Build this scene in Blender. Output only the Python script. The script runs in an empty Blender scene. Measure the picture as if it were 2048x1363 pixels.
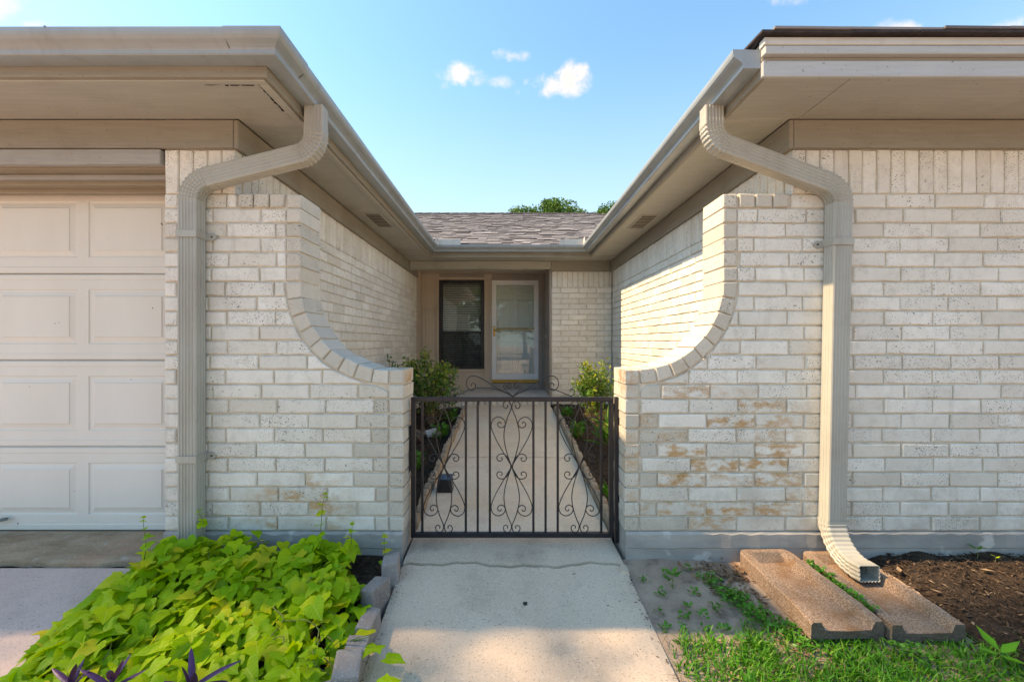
import bpy, bmesh, math, random
import numpy as np
from mathutils import Vector, Matrix, Euler

random.seed(11)
rng = np.random.default_rng(5)
scene = bpy.context.scene
col = scene.collection
R = math.radians

# ------------------------------------------------------------------ camera
CAM_H = 1.14            # lens height above the slab at the gate
cam_d = bpy.data.cameras.new('camera')
cam = bpy.data.objects.new('camera', cam_d)
col.objects.link(cam)
cam.location = (0, 0, CAM_H)
cam.rotation_euler = (R(90), 0, 0)
cam_d.sensor_width = 36
cam_d.lens = 860 / 2048 * 36
cam_d.shift_x = 8 / 2048
cam_d.shift_y = 2.5 / 2048
cam_d.clip_start = 0.02
cam_d.clip_end = 900
scene.camera = cam

# ------------------------------------------------------------------ light
SUN_DIR = Vector((-1.0, -0.001, 1.16)).normalized()      # towards the sun
sun_d = bpy.data.lights.new('sun', 'SUN')
sun_d.energy = 2.0
sun_d.angle = R(0.9)
sun_d.color = (0.96, 0.79, 0.60)
sun = bpy.data.objects.new('sun', sun_d)
col.objects.link(sun)
sun.rotation_euler = SUN_DIR.to_track_quat('Z', 'Y').to_euler()
sun.location = (-12, 0, 14)

world = bpy.data.worlds.new('World')
scene.world = world
world.use_nodes = True


def build_world():
    nt = world.node_tree
    nt.nodes.clear()
    N, L = nt.nodes.new, nt.links.new
    out = N('ShaderNodeOutputWorld')
    bg = N('ShaderNodeBackground')
    bg.inputs['Strength'].default_value = 0.088
    sky = N('ShaderNodeTexSky')
    sky.sky_type = 'NISHITA'
    sky.sun_disc = False
    sky.sun_elevation = math.asin(SUN_DIR.z)
    sky.sun_rotation = math.atan2(SUN_DIR.x, SUN_DIR.y)
    sky.altitude = 0
    sky.air_density = 1.0
    sky.dust_density = 0.6
    sky.ozone_density = 1.6
    tc = N('ShaderNodeTexCoord')
    sep = N('ShaderNodeSeparateXYZ')
    L(tc.outputs['Generated'], sep.inputs[0])

    def M(op, a, b=None, clamp=False):
        n = N('ShaderNodeMath')
        n.operation = op
        n.use_clamp = clamp
        for i, v in enumerate((a, b)):
            if v is None:
                continue
            if isinstance(v, (int, float)):
                n.inputs[i].default_value = v
            else:
                L(v, n.inputs[i])
        return n.outputs[0]

    dy = M('MAXIMUM', sep.outputs['Y'], 0.02)
    u = M('DIVIDE', sep.outputs['X'], dy)
    v = M('DIVIDE', sep.outputs['Z'], dy)
    nz = N('ShaderNodeTexNoise')
    nz.inputs['Scale'].default_value = 21
    nz.inputs['Detail'].default_value = 7
    nz.inputs['Roughness'].default_value = 0.62
    L(tc.outputs['Generated'], nz.inputs['Vector'])
    wob = M('MULTIPLY', M('SUBTRACT', nz.outputs[0], 0.5), 7.0)
    # fair-weather puffs: tangent-plane azimuth, height, half width, half height, opacity
    puffs = [(-0.102, 0.620, 0.042, 0.022, .8), (0.006, 0.666, 0.034, 0.013, .8), (-0.019, 0.606, 0.024, 0.011, .45),
             (0.100, 0.595, 0.040, 0.022, .95), (0.152, 0.612, 0.036, 0.030, .95), (0.12, 0.585, 0.058, 0.014, .8), (0.900, 0.722, 0.042, 0.02, .8),
             (1.185, 0.722, 0.052, 0.022, .8), (-1.095, 0.737, 0.030, 0.012, .7), (-1.20, 0.79, 0.05, 0.03, .8),
             (0.68, 0.793, 0.05, 0.010, .6), (-0.55, 0.95, 0.09, 0.035, .7), (0.35, 1.1, 0.1, 0.04, .7)]
    tot = None
    for (a, b, ra, rb, k) in puffs:
        du = M('DIVIDE', M('SUBTRACT', u, a), ra * 1.25)
        dv = M('DIVIDE', M('SUBTRACT', v, b), rb * 1.25)
        d2 = M('ADD', M('MULTIPLY', du, du), M('MULTIPLY', dv, dv))
        f = M('ADD', M('SUBTRACT', 1.0, d2), wob)
        mr = N('ShaderNodeMapRange')
        mr.interpolation_type = 'SMOOTHSTEP'
        mr.inputs['From Min'].default_value = -0.5
        mr.inputs['From Max'].default_value = 2.3
        L(f, mr.inputs['Value'])
        g = M('MULTIPLY', mr.outputs[0], k)
        tot = g if tot is None else M('MAXIMUM', tot, g)
    front = M('GREATER_THAN', sep.outputs['Y'], 0.03)
    tot = M('MULTIPLY', tot, front)
    # the whitish haze of a humid summer sky, thicker towards the horizon all the way round
    hz = N('ShaderNodeMapRange')
    hz.interpolation_type = 'SMOOTHSTEP'
    hz.inputs['From Min'].default_value = 0.02
    hz.inputs['From Max'].default_value = 0.58
    hz.inputs['To Min'].default_value = 0.85
    hz.inputs['To Max'].default_value = 0.0
    L(sep.outputs['Z'], hz.inputs['Value'])
    mh = N('ShaderNodeMixRGB')
    L(hz.outputs[0], mh.inputs[0])
    tint = N('ShaderNodeMixRGB')
    tint.blend_type = 'MULTIPLY'
    tint.inputs[0].default_value = 1.0
    tint.inputs[2].default_value = (0.54, 0.90, 1.13, 1)
    L(sky.outputs[0], tint.inputs[1])
    L(tint.outputs[0], mh.inputs[1])
    mh.inputs[2].default_value = (SKY_HAZE[0], SKY_HAZE[1], SKY_HAZE[2], 1)
    mc = N('ShaderNodeMixRGB')
    L(tot, mc.inputs[0])
    L(mh.outputs[0], mc.inputs[1])
    mc.inputs[2].default_value = (CLOUD[0], CLOUD[1], CLOUD[2], 1)
    L(mc.outputs[0], bg.inputs['Color'])
    L(bg.outputs[0], out.inputs['Surface'])


SKY_HAZE = (1.75, 2.38, 2.95)
CLOUD = (3.0, 2.95, 3.1)
build_world()

vs = scene.view_settings
vs.view_transform = 'Standard'
vs.look = 'None'
vs.exposure = 2.22
vs.use_white_balance = True
vs.white_balance_temperature = 9400
vs.white_balance_tint = 10
vs.gamma = 1.0
vs.use_curve_mapping = False
scene.cycles.max_bounces = 10
scene.cycles.diffuse_bounces = 6
scene.cycles.transparent_max_bounces = 12
scene.cycles.use_denoising = True


# ------------------------------------------------------------------ materials
def rgba(c):
    return (c[0], c[1], c[2], 1.0)


class NT:
    """small helper round one material's node tree"""

    def __init__(self, name):
        self.m = bpy.data.materials.new(name)
        self.m.use_nodes = True
        self.t = self.m.node_tree
        self.t.nodes.clear()
        self.out = self.N('ShaderNodeOutputMaterial')
        self.b = self.N('ShaderNodeBsdfPrincipled')
        self.L(self.b.outputs[0], self.out.inputs['Surface'])
        self.geo = self.N('ShaderNodeNewGeometry')
        self.pos = self.geo.outputs['Position']
        self.oi = self.N('ShaderNodeObjectInfo')
        self.rnd = self.oi.outputs['Random']

    def N(self, k):
        return self.t.nodes.new(k)

    def L(self, a, b):
        self.t.links.new(a, b)

    def val(self, sock, v):
        if isinstance(v, (int, float)):
            sock.default_value = v
        elif isinstance(v, (tuple, list)):
            sock.default_value = rgba(v) if len(sock.default_value) == 4 else v
        else:
            self.L(v, sock)

    def math(self, op, a, b=0.0, clamp=False):
        n = self.N('ShaderNodeMath')
        n.operation = op
        n.use_clamp = clamp
        self.val(n.inputs[0], a)
        self.val(n.inputs[1], b)
        return n.outputs[0]

    def mix(self, f, a, b, mode='MIX'):
        n = self.N('ShaderNodeMixRGB')
        n.blend_type = mode
        self.val(n.inputs[0], f)
        self.val(n.inputs[1], a)
        self.val(n.inputs[2], b)
        return n.outputs[0]

    def noise(self, scale, detail=3, rough=0.55, vec=None, stretch=None, offset=True):
        n = self.N('ShaderNodeTexNoise')
        n.inputs['Scale'].default_value = scale
        n.inputs['Detail'].default_value = detail
        n.inputs['Roughness'].default_value = rough
        v = self.pos if vec is None else vec
        if stretch:
            mp = self.N('ShaderNodeMapping')
            mp.inputs['Scale'].default_value = stretch
            self.L(v, mp.inputs['Vector'])
            v = mp.outputs[0]
        self.L(v, n.inputs['Vector'])
        return n.outputs[0]

    def ramp(self, f, lo, hi, a=0.0, b=1.0, smooth=True):
        n = self.N('ShaderNodeMapRange')
        if smooth:
            n.interpolation_type = 'SMOOTHSTEP'
        n.inputs['From Min'].default_value = lo
        n.inputs['From Max'].default_value = hi
        n.inputs['To Min'].default_value = a
        n.inputs['To Max'].default_value = b
        self.val(n.inputs['Value'], f)
        return n.outputs[0]

    def shift(self):
        c = self.N('ShaderNodeCombineXYZ')
        self.val(c.inputs[0], self.math('MULTIPLY', self.rnd, 37.0))
        self.val(c.inputs[2], self.math('MULTIPLY', self.rnd, 91.0))
        a = self.N('ShaderNodeVectorMath')
        self.L(self.pos, a.inputs[0])
        self.L(c.outputs[0], a.inputs[1])
        return a.outputs[0]

    def near(self, p, r0, r1):
        n = self.N('ShaderNodeVectorMath')
        n.operation = 'DISTANCE'
        self.L(self.pos, n.inputs[0])
        n.inputs[1].default_value = p
        return self.ramp(n.outputs['Value'], r0, r1, 1.0, 0.0)

    def bump(self, h, strength, dist):
        n = self.N('ShaderNodeBump')
        n.inputs['Strength'].default_value = strength
        n.inputs['Distance'].default_value = dist
        self.L(h, n.inputs['Height'])
        self.L(n.outputs[0], self.b.inputs['Normal'])
        return n

    def done(self, color, rough=0.7, spec=0.4, metal=0.0):
        self.val(self.b.inputs['Base Color'], color)
        self.val(self.b.inputs['Roughness'], rough)
        self.b.inputs['Specular IOR Level'].default_value = spec
        self.b.inputs['Metallic'].default_value = metal
        return self.m


def plain(name, c1, c2, scale=6, rough=0.6, spec=0.4, bump=0.0, bscale=40, bdist=0.002, rnd=0.0, stretch=None, metal=0.0, speck=None):
    n = NT(name)
    f = n.ramp(n.noise(scale, 5, 0.6, stretch=stretch), 0.3, 0.7)
    c = n.mix(f, c1, c2)
    if rnd:
        k = n.ramp(n.rnd, 0, 1, 1 - rnd, 1 + rnd, False)
        c = n.mix(1.0, c, k, 'MULTIPLY')
    if speck:
        s, lo, hi, sc = speck
        c = n.mix(n.ramp(n.noise(s, 2, 0.5), lo, hi), c, sc)
    if bump:
        n.bump(n.noise(bscale, 5, 0.65, stretch=stretch), bump, bdist)
    return n.done(c, rough, spec, metal)


def brick_paint(name, a, b, worn=True, chip=1.0):
    n = NT(name)
    base = n.mix(n.rnd, a, b)
    base = n.mix(n.ramp(n.noise(7, 4, 0.6), 0.35, 0.75, 0, 0.40), base, (0.66, 0.60, 0.51))
    base = n.mix(n.ramp(n.noise(22, 4, 0.65), 0.45, 0.75, 0, 0.32), base, (0.46, 0.44, 0.40))
    # thin grey grime streaks that run down the paint
    base = n.mix(n.ramp(n.noise(9, 4, 0.6, stretch=(2.2, 2.2, 0.35)), 0.54, 0.80, 0, 0.34), base, (0.40, 0.37, 0.32))
    odd = n.ramp(n.math('FRACT', n.math('MULTIPLY', n.rnd, 13.7)), 0.80, 0.96)
    base = n.mix(n.math('MULTIPLY', odd, 0.40), base, (0.60, 0.54, 0.45))
    low = n.N('ShaderNodeSeparateXYZ')
    n.L(n.pos, low.inputs[0])
    splash = n.math('MULTIPLY', n.ramp(low.outputs['Z'], 0.13, 0.62, 1.0, 0.0), n.ramp(n.noise(6, 5, 0.65), 0.36, 0.66))
    base = n.mix(n.math('MULTIPLY', splash, 0.55), base, (0.47, 0.40, 0.33))
    if worn:
        side = n.ramp(n.noise(1.7, 3, 0.6), 0.40, 0.62)
        reg = n.math('MAXIMUM', n.near((1.13, 2.3, 0.47), 0.28, 0.72), n.near((-1.12, 2.3, 0.22), 0.08, 0.36))
        pick = n.ramp(n.math('FRACT', n.math('MULTIPLY', n.rnd, 7.31)), 0.30, 0.55)
        w = n.math('MULTIPLY', n.math('MULTIPLY', reg, pick), n.ramp(n.noise(13, 5, 0.65, vec=n.shift(), stretch=(.8, 1, 1.5)), 0.42, 0.62))
        rust = n.mix(n.noise(60, 3), (0.46, 0.215, 0.07), (0.62, 0.38, 0.165))
        base = n.mix(n.math('MULTIPLY', w, 0.9), base, rust)
        # rust drip on the two cap bricks beside the gate
        for p in ((-0.57, 2.42, 0.96), (0.635, 2.37, 0.955)):
            capm = n.math('MULTIPLY', n.near(p, 0.05, 0.12), n.ramp(n.noise(26, 4), 0.40, 0.6))
            base = n.mix(n.math('MULTIPLY', capm, 0.75), base, (0.50, 0.26, 0.10))
    # pits of the old brick face that the paint never filled
    pit = n.math('MULTIPLY', n.ramp(n.noise(190, 2, 0.5), 0.60, 0.66), n.ramp(n.noise(8, 3, 0.6), 0.38, 0.60, 0.2, 1.0))
    pit2 = n.math('MULTIPLY', n.ramp(n.noise(85, 2, 0.5), 0.655, 0.70), n.ramp(n.noise(5, 3, 0.6), 0.42, 0.60))
    p = n.math('MULTIPLY', n.math('MAXIMUM', pit, pit2), n.ramp(n.math('FRACT', n.math('MULTIPLY', n.rnd, 5.7)), 0.15, 0.7, 0.25, 1.0))
    base = n.mix(n.math('MULTIPLY', p, 0.95 * chip), base, (0.10, 0.085, 0.07))
    h = n.math('ADD', n.math('MULTIPLY', n.noise(45, 5, 0.7), 0.5), n.math('MULTIPLY', n.noise(160, 3, 0.6), 0.25))
    h = n.math('SUBTRACT', h, n.math('MULTIPLY', p, 0.6))
    n.bump(h, 0.55, 0.004)
    return n.done(base, 0.72, 0.3)


M = {}
M['brick'] = brick_paint('painted_brick', (0.72, 0.69, 0.63), (0.86, 0.835, 0.775))
M['brick_bare'] = brick_paint('pitted_brick', (0.52, 0.485, 0.42), (0.67, 0.63, 0.555), chip=1.15)
M['mortar'] = plain('painted_mortar', (0.70, 0.645, 0.55), (0.55, 0.49, 0.405), 14, 0.85, 0.2, 0.7, 60, 0.006)
M['foundation'] = plain('foundation_concrete', (0.43, 0.405, 0.375), (0.29, 0.275, 0.26), 5, 0.8, 0.25, 0.5, 60, 0.004, stretch=(0.5, 1, 1.6), speck=(9, 0.60, 0.70, (0.56, 0.52, 0.48)))


def wood_paint(name, c1, c2, axis=0):
    n = NT(name)
    st = [6, 6, 6]
    st[axis] = 0.45
    g = n.noise(9, 6, 0.65, stretch=tuple(st))
    c = n.mix(n.ramp(g, 0.3, 0.7), c1, c2)
    c = n.mix(n.ramp(n.noise(2.6, 5, 0.6), 0.5, 0.75, 0, 0.5), c, (c1[0] * .62, c1[1] * .58, c1[2] * .52))
    c = n.mix(n.ramp(n.noise(70, 2), 0.70, 0.74, 0, 0.7), c, (0.07, 0.055, 0.04))
    n.bump(g, 0.35, 0.003)
    return n.done(c, 0.6, 0.35)


M['wood_x'] = wood_paint('taupe_wood_along_front', (0.31, 0.285, 0.24), (0.27, 0.246, 0.205), 0)
M['wood_y'] = wood_paint('taupe_wood_along_court', (0.31, 0.285, 0.24), (0.27, 0.246, 0.205), 1)
M['soffit'] = wood_paint('taupe_soffit', (0.43, 0.42, 0.38), (0.38, 0.37, 0.335), 0)
M['fascia_white'] = wood_paint('pale_fascia', (0.48, 0.50, 0.51), (0.43, 0.445, 0.45), 0)
M['siding'] = wood_paint('taupe_siding', (0.60, 0.505, 0.41), (0.54, 0.45, 0.365), 2)
M['dark_trim'] = wood_paint('dark_taupe_trim', (0.40, 0.345, 0.305), (0.34, 0.295, 0.26), 2)
M['header_wood'] = wood_paint('weathered_header_paint', (0.40, 0.395, 0.385), (0.33, 0.325, 0.315), 0)
M['header_trim'] = wood_paint('tan_header_trim', (0.33, 0.27, 0.20), (0.28, 0.23, 0.17), 0)


def metal_paint(name, c1, c2, rough=0.38):
    n = NT(name)
    c = n.mix(n.ramp(n.noise(3, 5, 0.6), 0.35, 0.7), c1, c2)
    c = n.mix(n.ramp(n.noise(17, 5, 0.65, stretch=(.7, .7, .7)), 0.50, 0.80, 0, 0.22), c, (c1[0] * .6, c1[1] * .55, c1[2] * .48))
    c = n.mix(n.ramp(n.noise(16, 4, 0.6, stretch=(1, 1, 0.06)), 0.52, 0.74, 0, 0.30), c, (c1[0] * .62, c1[1] * .58, c1[2] * .5))
    n.bump(n.noise(5, 2), 0.10, 0.004)
    return n.done(c, rough + 0.03, 0.5)


M['gutter'] = metal_paint('taupe_gutter_enamel', (0.305, 0.345, 0.37), (0.27, 0.305, 0.325), 0.24)
M['downspout'] = metal_paint('clay_downspout_enamel', (0.42, 0.415, 0.375), (0.385, 0.37, 0.33), 0.40)
M['flashing'] = metal_paint('bright_flashing', (0.60, 0.585, 0.55), (0.54, 0.52, 0.49), 0.35)
M['dark_gap'] = plain('dark_gap', (0.03, 0.026, 0.022), (0.02, 0.018, 0.016), 10, 0.9, 0.1)
M['garage'] = plain('garage_door_enamel', (0.76, 0.735, 0.68), (0.70, 0.67, 0.615), 1.6, 0.48, 0.4, 0.12, 45, 0.001, stretch=(1, 1, .35), speck=(30, 0.775, 0.785, (0.16, 0.13, 0.10)))
M['rubber'] = plain('black_rubber', (0.03, 0.03, 0.03), (0.045, 0.042, 0.04), 20, 0.7, 0.3)
M['lever'] = plain('grey_green_lever', (0.10, 0.14, 0.14), (0.14, 0.18, 0.175), 20, 0.45, 0.5)
M['iron'] = plain('black_iron_paint', (0.009, 0.009, 0.014), (0.018, 0.018, 0.024), 25, 0.38, 0.5, 0.25, 90, 0.001)
M['scroll_iron'] = plain('dark_scroll_iron', (0.018, 0.016, 0.017), (0.034, 0.029, 0.028), 30, 0.42, 0.5)


def concrete(name, c1, c2, dark, warm=None, speck=True):
    n = NT(name)
    c = n.mix(n.ramp(n.noise(1.6, 6, 0.62), 0.32, 0.68), c1, c2)
    c = n.mix(n.ramp(n.noise(3.4, 7, 0.68), 0.46, 0.72, 0, 0.75), c, dark)
    if warm:
        c = n.mix(n.ramp(n.noise(2.3, 5, 0.6), 0.46, 0.72, 0, 0.75), c, warm)
    if speck:
        c = n.mix(n.ramp(n.noise(120, 4, 0.7), 0.55, 0.68, 0, 0.75), c, (0.20, 0.16, 0.13))
        c = n.mix(n.ramp(n.noise(105, 4, 0.7, stretch=(1.03, 0.97, 1)), 0.56, 0.68, 0, 0.5), c, (0.80, 0.73, 0.65))
        c = n.mix(n.ramp(n.noise(46, 2, 0.5), 0.735, 0.755, 0, 0.8), c, (0.08, 0.07, 0.06))
    h = n.math('ADD', n.noise(150, 4, 0.7), n.math('MULTIPLY', n.noise(14, 4, 0.6), 1.5))
    n.bump(h, 0.4, 0.003)
    return n.done(c, 0.85, 0.25)


M['walk'] = concrete('walk_concrete', (0.68, 0.525, 0.40), (0.60, 0.46, 0.35), (0.46, 0.35, 0.265))
M['court_walk'] = concrete('court_walk_concrete', (0.80, 0.65, 0.50), (0.76, 0.60, 0.44), (0.60, 0.48, 0.37), (0.74, 0.52, 0.34))
M['threshold'] = concrete('threshold_concrete', (0.64, 0.50, 0.385), (0.53, 0.41, 0.31), (0.33, 0.255, 0.19))
M['drive'] = concrete('driveway_concrete', (0.66, 0.50, 0.455), (0.60, 0.455, 0.415), (0.48, 0.365, 0.33))


def apron_mat():
    n = NT('eroded_apron_concrete')
    g = n.noise(6, 6, 0.7, stretch=(0.5, 1.4, 1))
    c = n.mix(n.ramp(g, 0.3, 0.7), (0.47, 0.36, 0.26), (0.28, 0.20, 0.135))
    c = n.mix(n.ramp(n.noise(3, 4), 0.52, 0.7, 0, 0.6), c, (0.46, 0.27, 0.18))
    c = n.mix(n.ramp(n.noise(20, 4), 0.58, 0.72, 0, 0.7), c, (0.46, 0.42, 0.38))
    n.bump(n.math('ADD', g, n.noise(70, 4)), 0.7, 0.012)
    return n.done(c, 0.85, 0.2)


M['apron'] = apron_mat()


def soil_mat():
    n = NT('sandy_soil')
    c = n.mix(n.ramp(n.noise(3.2, 6, 0.62), 0.35, 0.66), (0.46, 0.345, 0.265), (0.33, 0.235, 0.185))
    c = n.mix(n.ramp(n.noise(6.5, 5, 0.6), 0.52, 0.72, 0, 0.75), c, (0.135, 0.10, 0.085))
    c = n.mix(n.ramp(n.noise(140, 3), 0.6, 0.7, 0, 0.5), c, (0.10, 0.075, 0.06))
    n.bump(n.math('ADD', n.noise(60, 5, 0.7), n.noise(9, 4)), 0.7, 0.01)
    return n.done(c, 0.92, 0.15)


M['soil'] = soil_mat()
M['mulch'] = plain('dark_mulch', (0.040, 0.028, 0.021), (0.075, 0.052, 0.038), 22, 0.95, 0.15, 1.0, 70, 0.02)
M['chip_dark'] = plain('bark_chip_dark', (0.030, 0.021, 0.017), (0.065, 0.045, 0.034), 30, 0.9, 0.2)
M['chip_brown'] = plain('bark_chip_brown', (0.065, 0.043, 0.030), (0.115, 0.078, 0.054), 30, 0.9, 0.2)
M['chip_pale'] = plain('bark_chip_pale', (0.26, 0.18, 0.12), (0.36, 0.26, 0.17), 30, 0.85, 0.2)
M['dry_leaf'] = plain('dry_leaf', (0.20, 0.11, 0.065), (0.34, 0.215, 0.125), 18, 0.8, 0.25)


def aggregate():
    n = NT('tan_aggregate')
    c = n.mix(n.ramp(n.noise(160, 2, 0.6), 0.38, 0.62), (0.21, 0.138, 0.098), (0.39, 0.285, 0.22))
    c = n.mix(n.ramp(n.noise(7, 5, 0.62), 0.46, 0.70, 0, 0.8), c, (0.22, 0.115, 0.055))
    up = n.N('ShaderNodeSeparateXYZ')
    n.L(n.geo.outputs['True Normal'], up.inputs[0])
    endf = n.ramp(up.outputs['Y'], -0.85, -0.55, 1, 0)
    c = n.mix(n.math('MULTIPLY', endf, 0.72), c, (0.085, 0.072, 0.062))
    n.bump(n.math('ADD', n.noise(170, 3), n.noise(30, 4)), 0.8, 0.006)
    return n.done(c, 0.9, 0.2)


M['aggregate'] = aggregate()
M['paver'] = plain('edging_paver', (0.345, 0.30, 0.275), (0.25, 0.215, 0.20), 9, 0.9, 0.2, 0.7, 120, 0.004, rnd=0.16, speck=(150, .6, .7, (0.46, 0.43, 0.42)))
M['scallop'] = plain('scalloped_edging', (0.38, 0.305, 0.23), (0.28, 0.215, 0.155), 14, 0.9, 0.2, 0.6, 90, 0.004, rnd=0.15)
M['white_rock'] = plain('white_rock', (0.66, 0.65, 0.64), (0.52, 0.51, 0.5), 20, 0.8, 0.3, 0.5, 50, 0.004)
M['brown_rock'] = plain('brown_rock', (0.17, 0.115, 0.10), (0.11, 0.075, 0.065), 20, 0.8, 0.3, 0.5, 50, 0.004)


def leaf_mat(name, c1, c2, c3=None, trans=0.35, rough=0.45, spec=0.35, per_loop=False, veins=False):
    n = NT(name)
    r = n.rnd
    if per_loop:
        a = n.N('ShaderNodeAttribute')
        a.attribute_name = 'tone'
        r = a.outputs['Fac']
    c = n.mix(r, c1, c2)
    if c3:
        c = n.mix(n.ramp(r, 0.80, 0.97), c, c3)
    c = n.mix(n.ramp(n.noise(16, 4, 0.6), 0.45, 0.75, 0, 0.35), c, (c1[0] * .6, c1[1] * .62, c1[2] * .6))
    if veins:
        tc = n.N('ShaderNodeTexCoord')
        sp = n.N('ShaderNodeSeparateXYZ')
        n.L(tc.outputs['Object'], sp.inputs[0])
        axx = n.math('ABSOLUTE', sp.outputs['X'])
        mid = n.ramp(axx, 0.004, 0.030, 1.0, 0.0)
        fr = n.math('FRACT', n.math('SUBTRACT', n.math('MULTIPLY', sp.outputs['Y'], 5.2), n.math('MULTIPLY', axx, 3.6)))
        lat = n.ramp(n.math('ABSOLUTE', n.math('SUBTRACT', fr, 0.5)), 0.0, 0.10, 0.7, 0.0)
        v = n.math('MAXIMUM', mid, lat)
        c = n.mix(n.math('MULTIPLY', v, 0.42), c, (0.72, 0.74, 0.16))
        spot = n.math('MULTIPLY', n.ramp(n.noise(55, 3, 0.6), 0.66, 0.72), n.ramp(n.math('FRACT', n.math('MULTIPLY', n.rnd, 9.1)), 0.55, 0.8))
        c = n.mix(n.math('MULTIPLY', spot, 0.8), c, (0.30, 0.20, 0.06))
    n.bump(n.noise(45, 3, 0.6), 0.25, 0.004)
    n.done(c, rough, spec)
    tr = n.N('ShaderNodeBsdfTranslucent')
    n.val(tr.inputs['Color'], n.mix(1.0, c, (1.15, 1.1, 0.75), 'MULTIPLY'))
    ms = n.N('ShaderNodeMixShader')
    ms.inputs[0].default_value = trans
    n.L(n.b.outputs[0], ms.inputs[1])
    n.L(tr.outputs[0], ms.inputs[2])
    n.L(ms.outputs[0], n.out.inputs['Surface'])
    return n.m


M['lime'] = leaf_mat('lime_leaf', (0.26, 0.49, 0.008), (0.54, 0.68, 0.014), (0.68, 0.60, 0.03), 0.38, 0.5, 0.25, False, True)
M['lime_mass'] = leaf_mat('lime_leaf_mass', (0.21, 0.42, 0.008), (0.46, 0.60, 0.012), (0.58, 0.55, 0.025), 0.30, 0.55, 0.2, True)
M['lime_stem'] = plain('lime_stem', (0.17, 0.24, 0.05), (0.22, 0.17, 0.06), 20, 0.6)
M['purple'] = leaf_mat('purple_leaf', (0.060, 0.022, 0.095), (0.125, 0.042, 0.16), None, 0.18, 0.4, 0.45)
M['shrub'] = leaf_mat('shrub_leaf', (0.06, 0.17, 0.035), (0.15, 0.31, 0.05), (0.42, 0.48, 0.06), 0.28, 0.4, 0.4, True)
M['shrub_tip'] = leaf_mat('shrub_tip_leaf', (0.15, 0.26, 0.05), (0.46, 0.52, 0.07), (0.60, 0.54, 0.08), 0.28, 0.45, 0.4, True)
M['bright'] = leaf_mat('bright_green_leaf', (0.04, 0.19, 0.018), (0.10, 0.33, 0.032), None, 0.28, 0.4, 0.4, True)
M['grass'] = leaf_mat('lawn_grass', (0.035, 0.19, 0.012), (0.10, 0.36, 0.022), (0.20, 0.36, 0.04), 0.28, 0.45, 0.35, True)
M['straw'] = leaf_mat('dry_grass', (0.20, 0.15, 0.085), (0.28, 0.22, 0.13), None, 0.2, 0.7, 0.2, True)
M['tree_leaf'] = leaf_mat('tree_leaf', (0.05, 0.13, 0.028), (0.12, 0.25, 0.05), None, 0.3, 0.5, 0.35, True)
M['bark'] = plain('tree_bark', (0.10, 0.075, 0.055), (0.16, 0.125, 0.095), 12, 0.9, 0.2, 0.9, 25, 0.02)
M['twig'] = plain('shrub_twig', (0.20, 0.14, 0.09), (0.28, 0.21, 0.14), 20, 0.8)


def shingle_mat(island=False):
    n = NT('grey_shingle')
    if island:
        n.rnd = n.geo.outputs['Random Per Island']
    c = n.mix(n.rnd, (0.105, 0.102, 0.112), (0.28, 0.272, 0.285))
    c = n.mix(n.ramp(n.noise(1.6, 4), 0.4, 0.7, 0, .5), c, (0.17, 0.157, 0.165))
    c = n.mix(n.ramp(n.noise(240, 2), 0.55, 0.7, 0, .5), c, (0.36, 0.33, 0.33))
    n.bump(n.noise(300, 2), 0.6, 0.003)
    return n.done(c, 0.9, 0.2)


M['shingle'] = shingle_mat()
M['shingle_far'] = shingle_mat(True)
M['roof_deck'] = plain('dark_roof_felt', (0.045, 0.040, 0.045), (0.07, 0.06, 0.065), 30, 0.95, 0.1)
M['door_white'] = plain('white_door_enamel', (0.88, 0.89, 0.90), (0.84, 0.855, 0.87), 3, 0.4, 0.45)
M['inner_door'] = plain('pale_inner_door', (0.88, 0.89, 0.89), (0.84, 0.85, 0.85), 3, 0.5, 0.4)
M['black_frame'] = plain('black_window_frame', (0.018, 0.018, 0.021), (0.026, 0.026, 0.03), 10, 0.4, 0.5)
M['brass'] = plain('polished_brass', (0.62, 0.40, 0.10), (0.52, 0.33, 0.08), 20, 0.28, 0.5, metal=0.9)
M['brass_sill'] = plain('brass_sill_paint', (0.62, 0.36, 0.055), (0.54, 0.30, 0.045), 20, 0.45, 0.5, metal=0.2)
M['blind'] = plain('white_blind', (0.78, 0.78, 0.74), (0.7, 0.7, 0.67), 8, 0.55, 0.4)
M['room'] = plain('dim_room', (0.10, 0.095, 0.085), (0.08, 0.075, 0.07), 2, 0.9, 0.1)
M['chime'] = plain('white_button', (0.75, 0.75, 0.73), (0.7, 0.7, 0.68), 8, 0.4, 0.4)
M['black_plastic'] = plain('black_plastic', (0.012, 0.014, 0.017), (0.02, 0.023, 0.028), 20, 0.35, 0.5)
M['solar'] = plain('dark_blue_solar_cell', (0.012, 0.03, 0.06), (0.02, 0.05, 0.09), 60, 0.15, 0.6)
M['porch'] = concrete('porch_concrete', (0.76, 0.68, 0.60), (0.70, 0.62, 0.54), (0.56, 0.49, 0.42))


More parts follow.
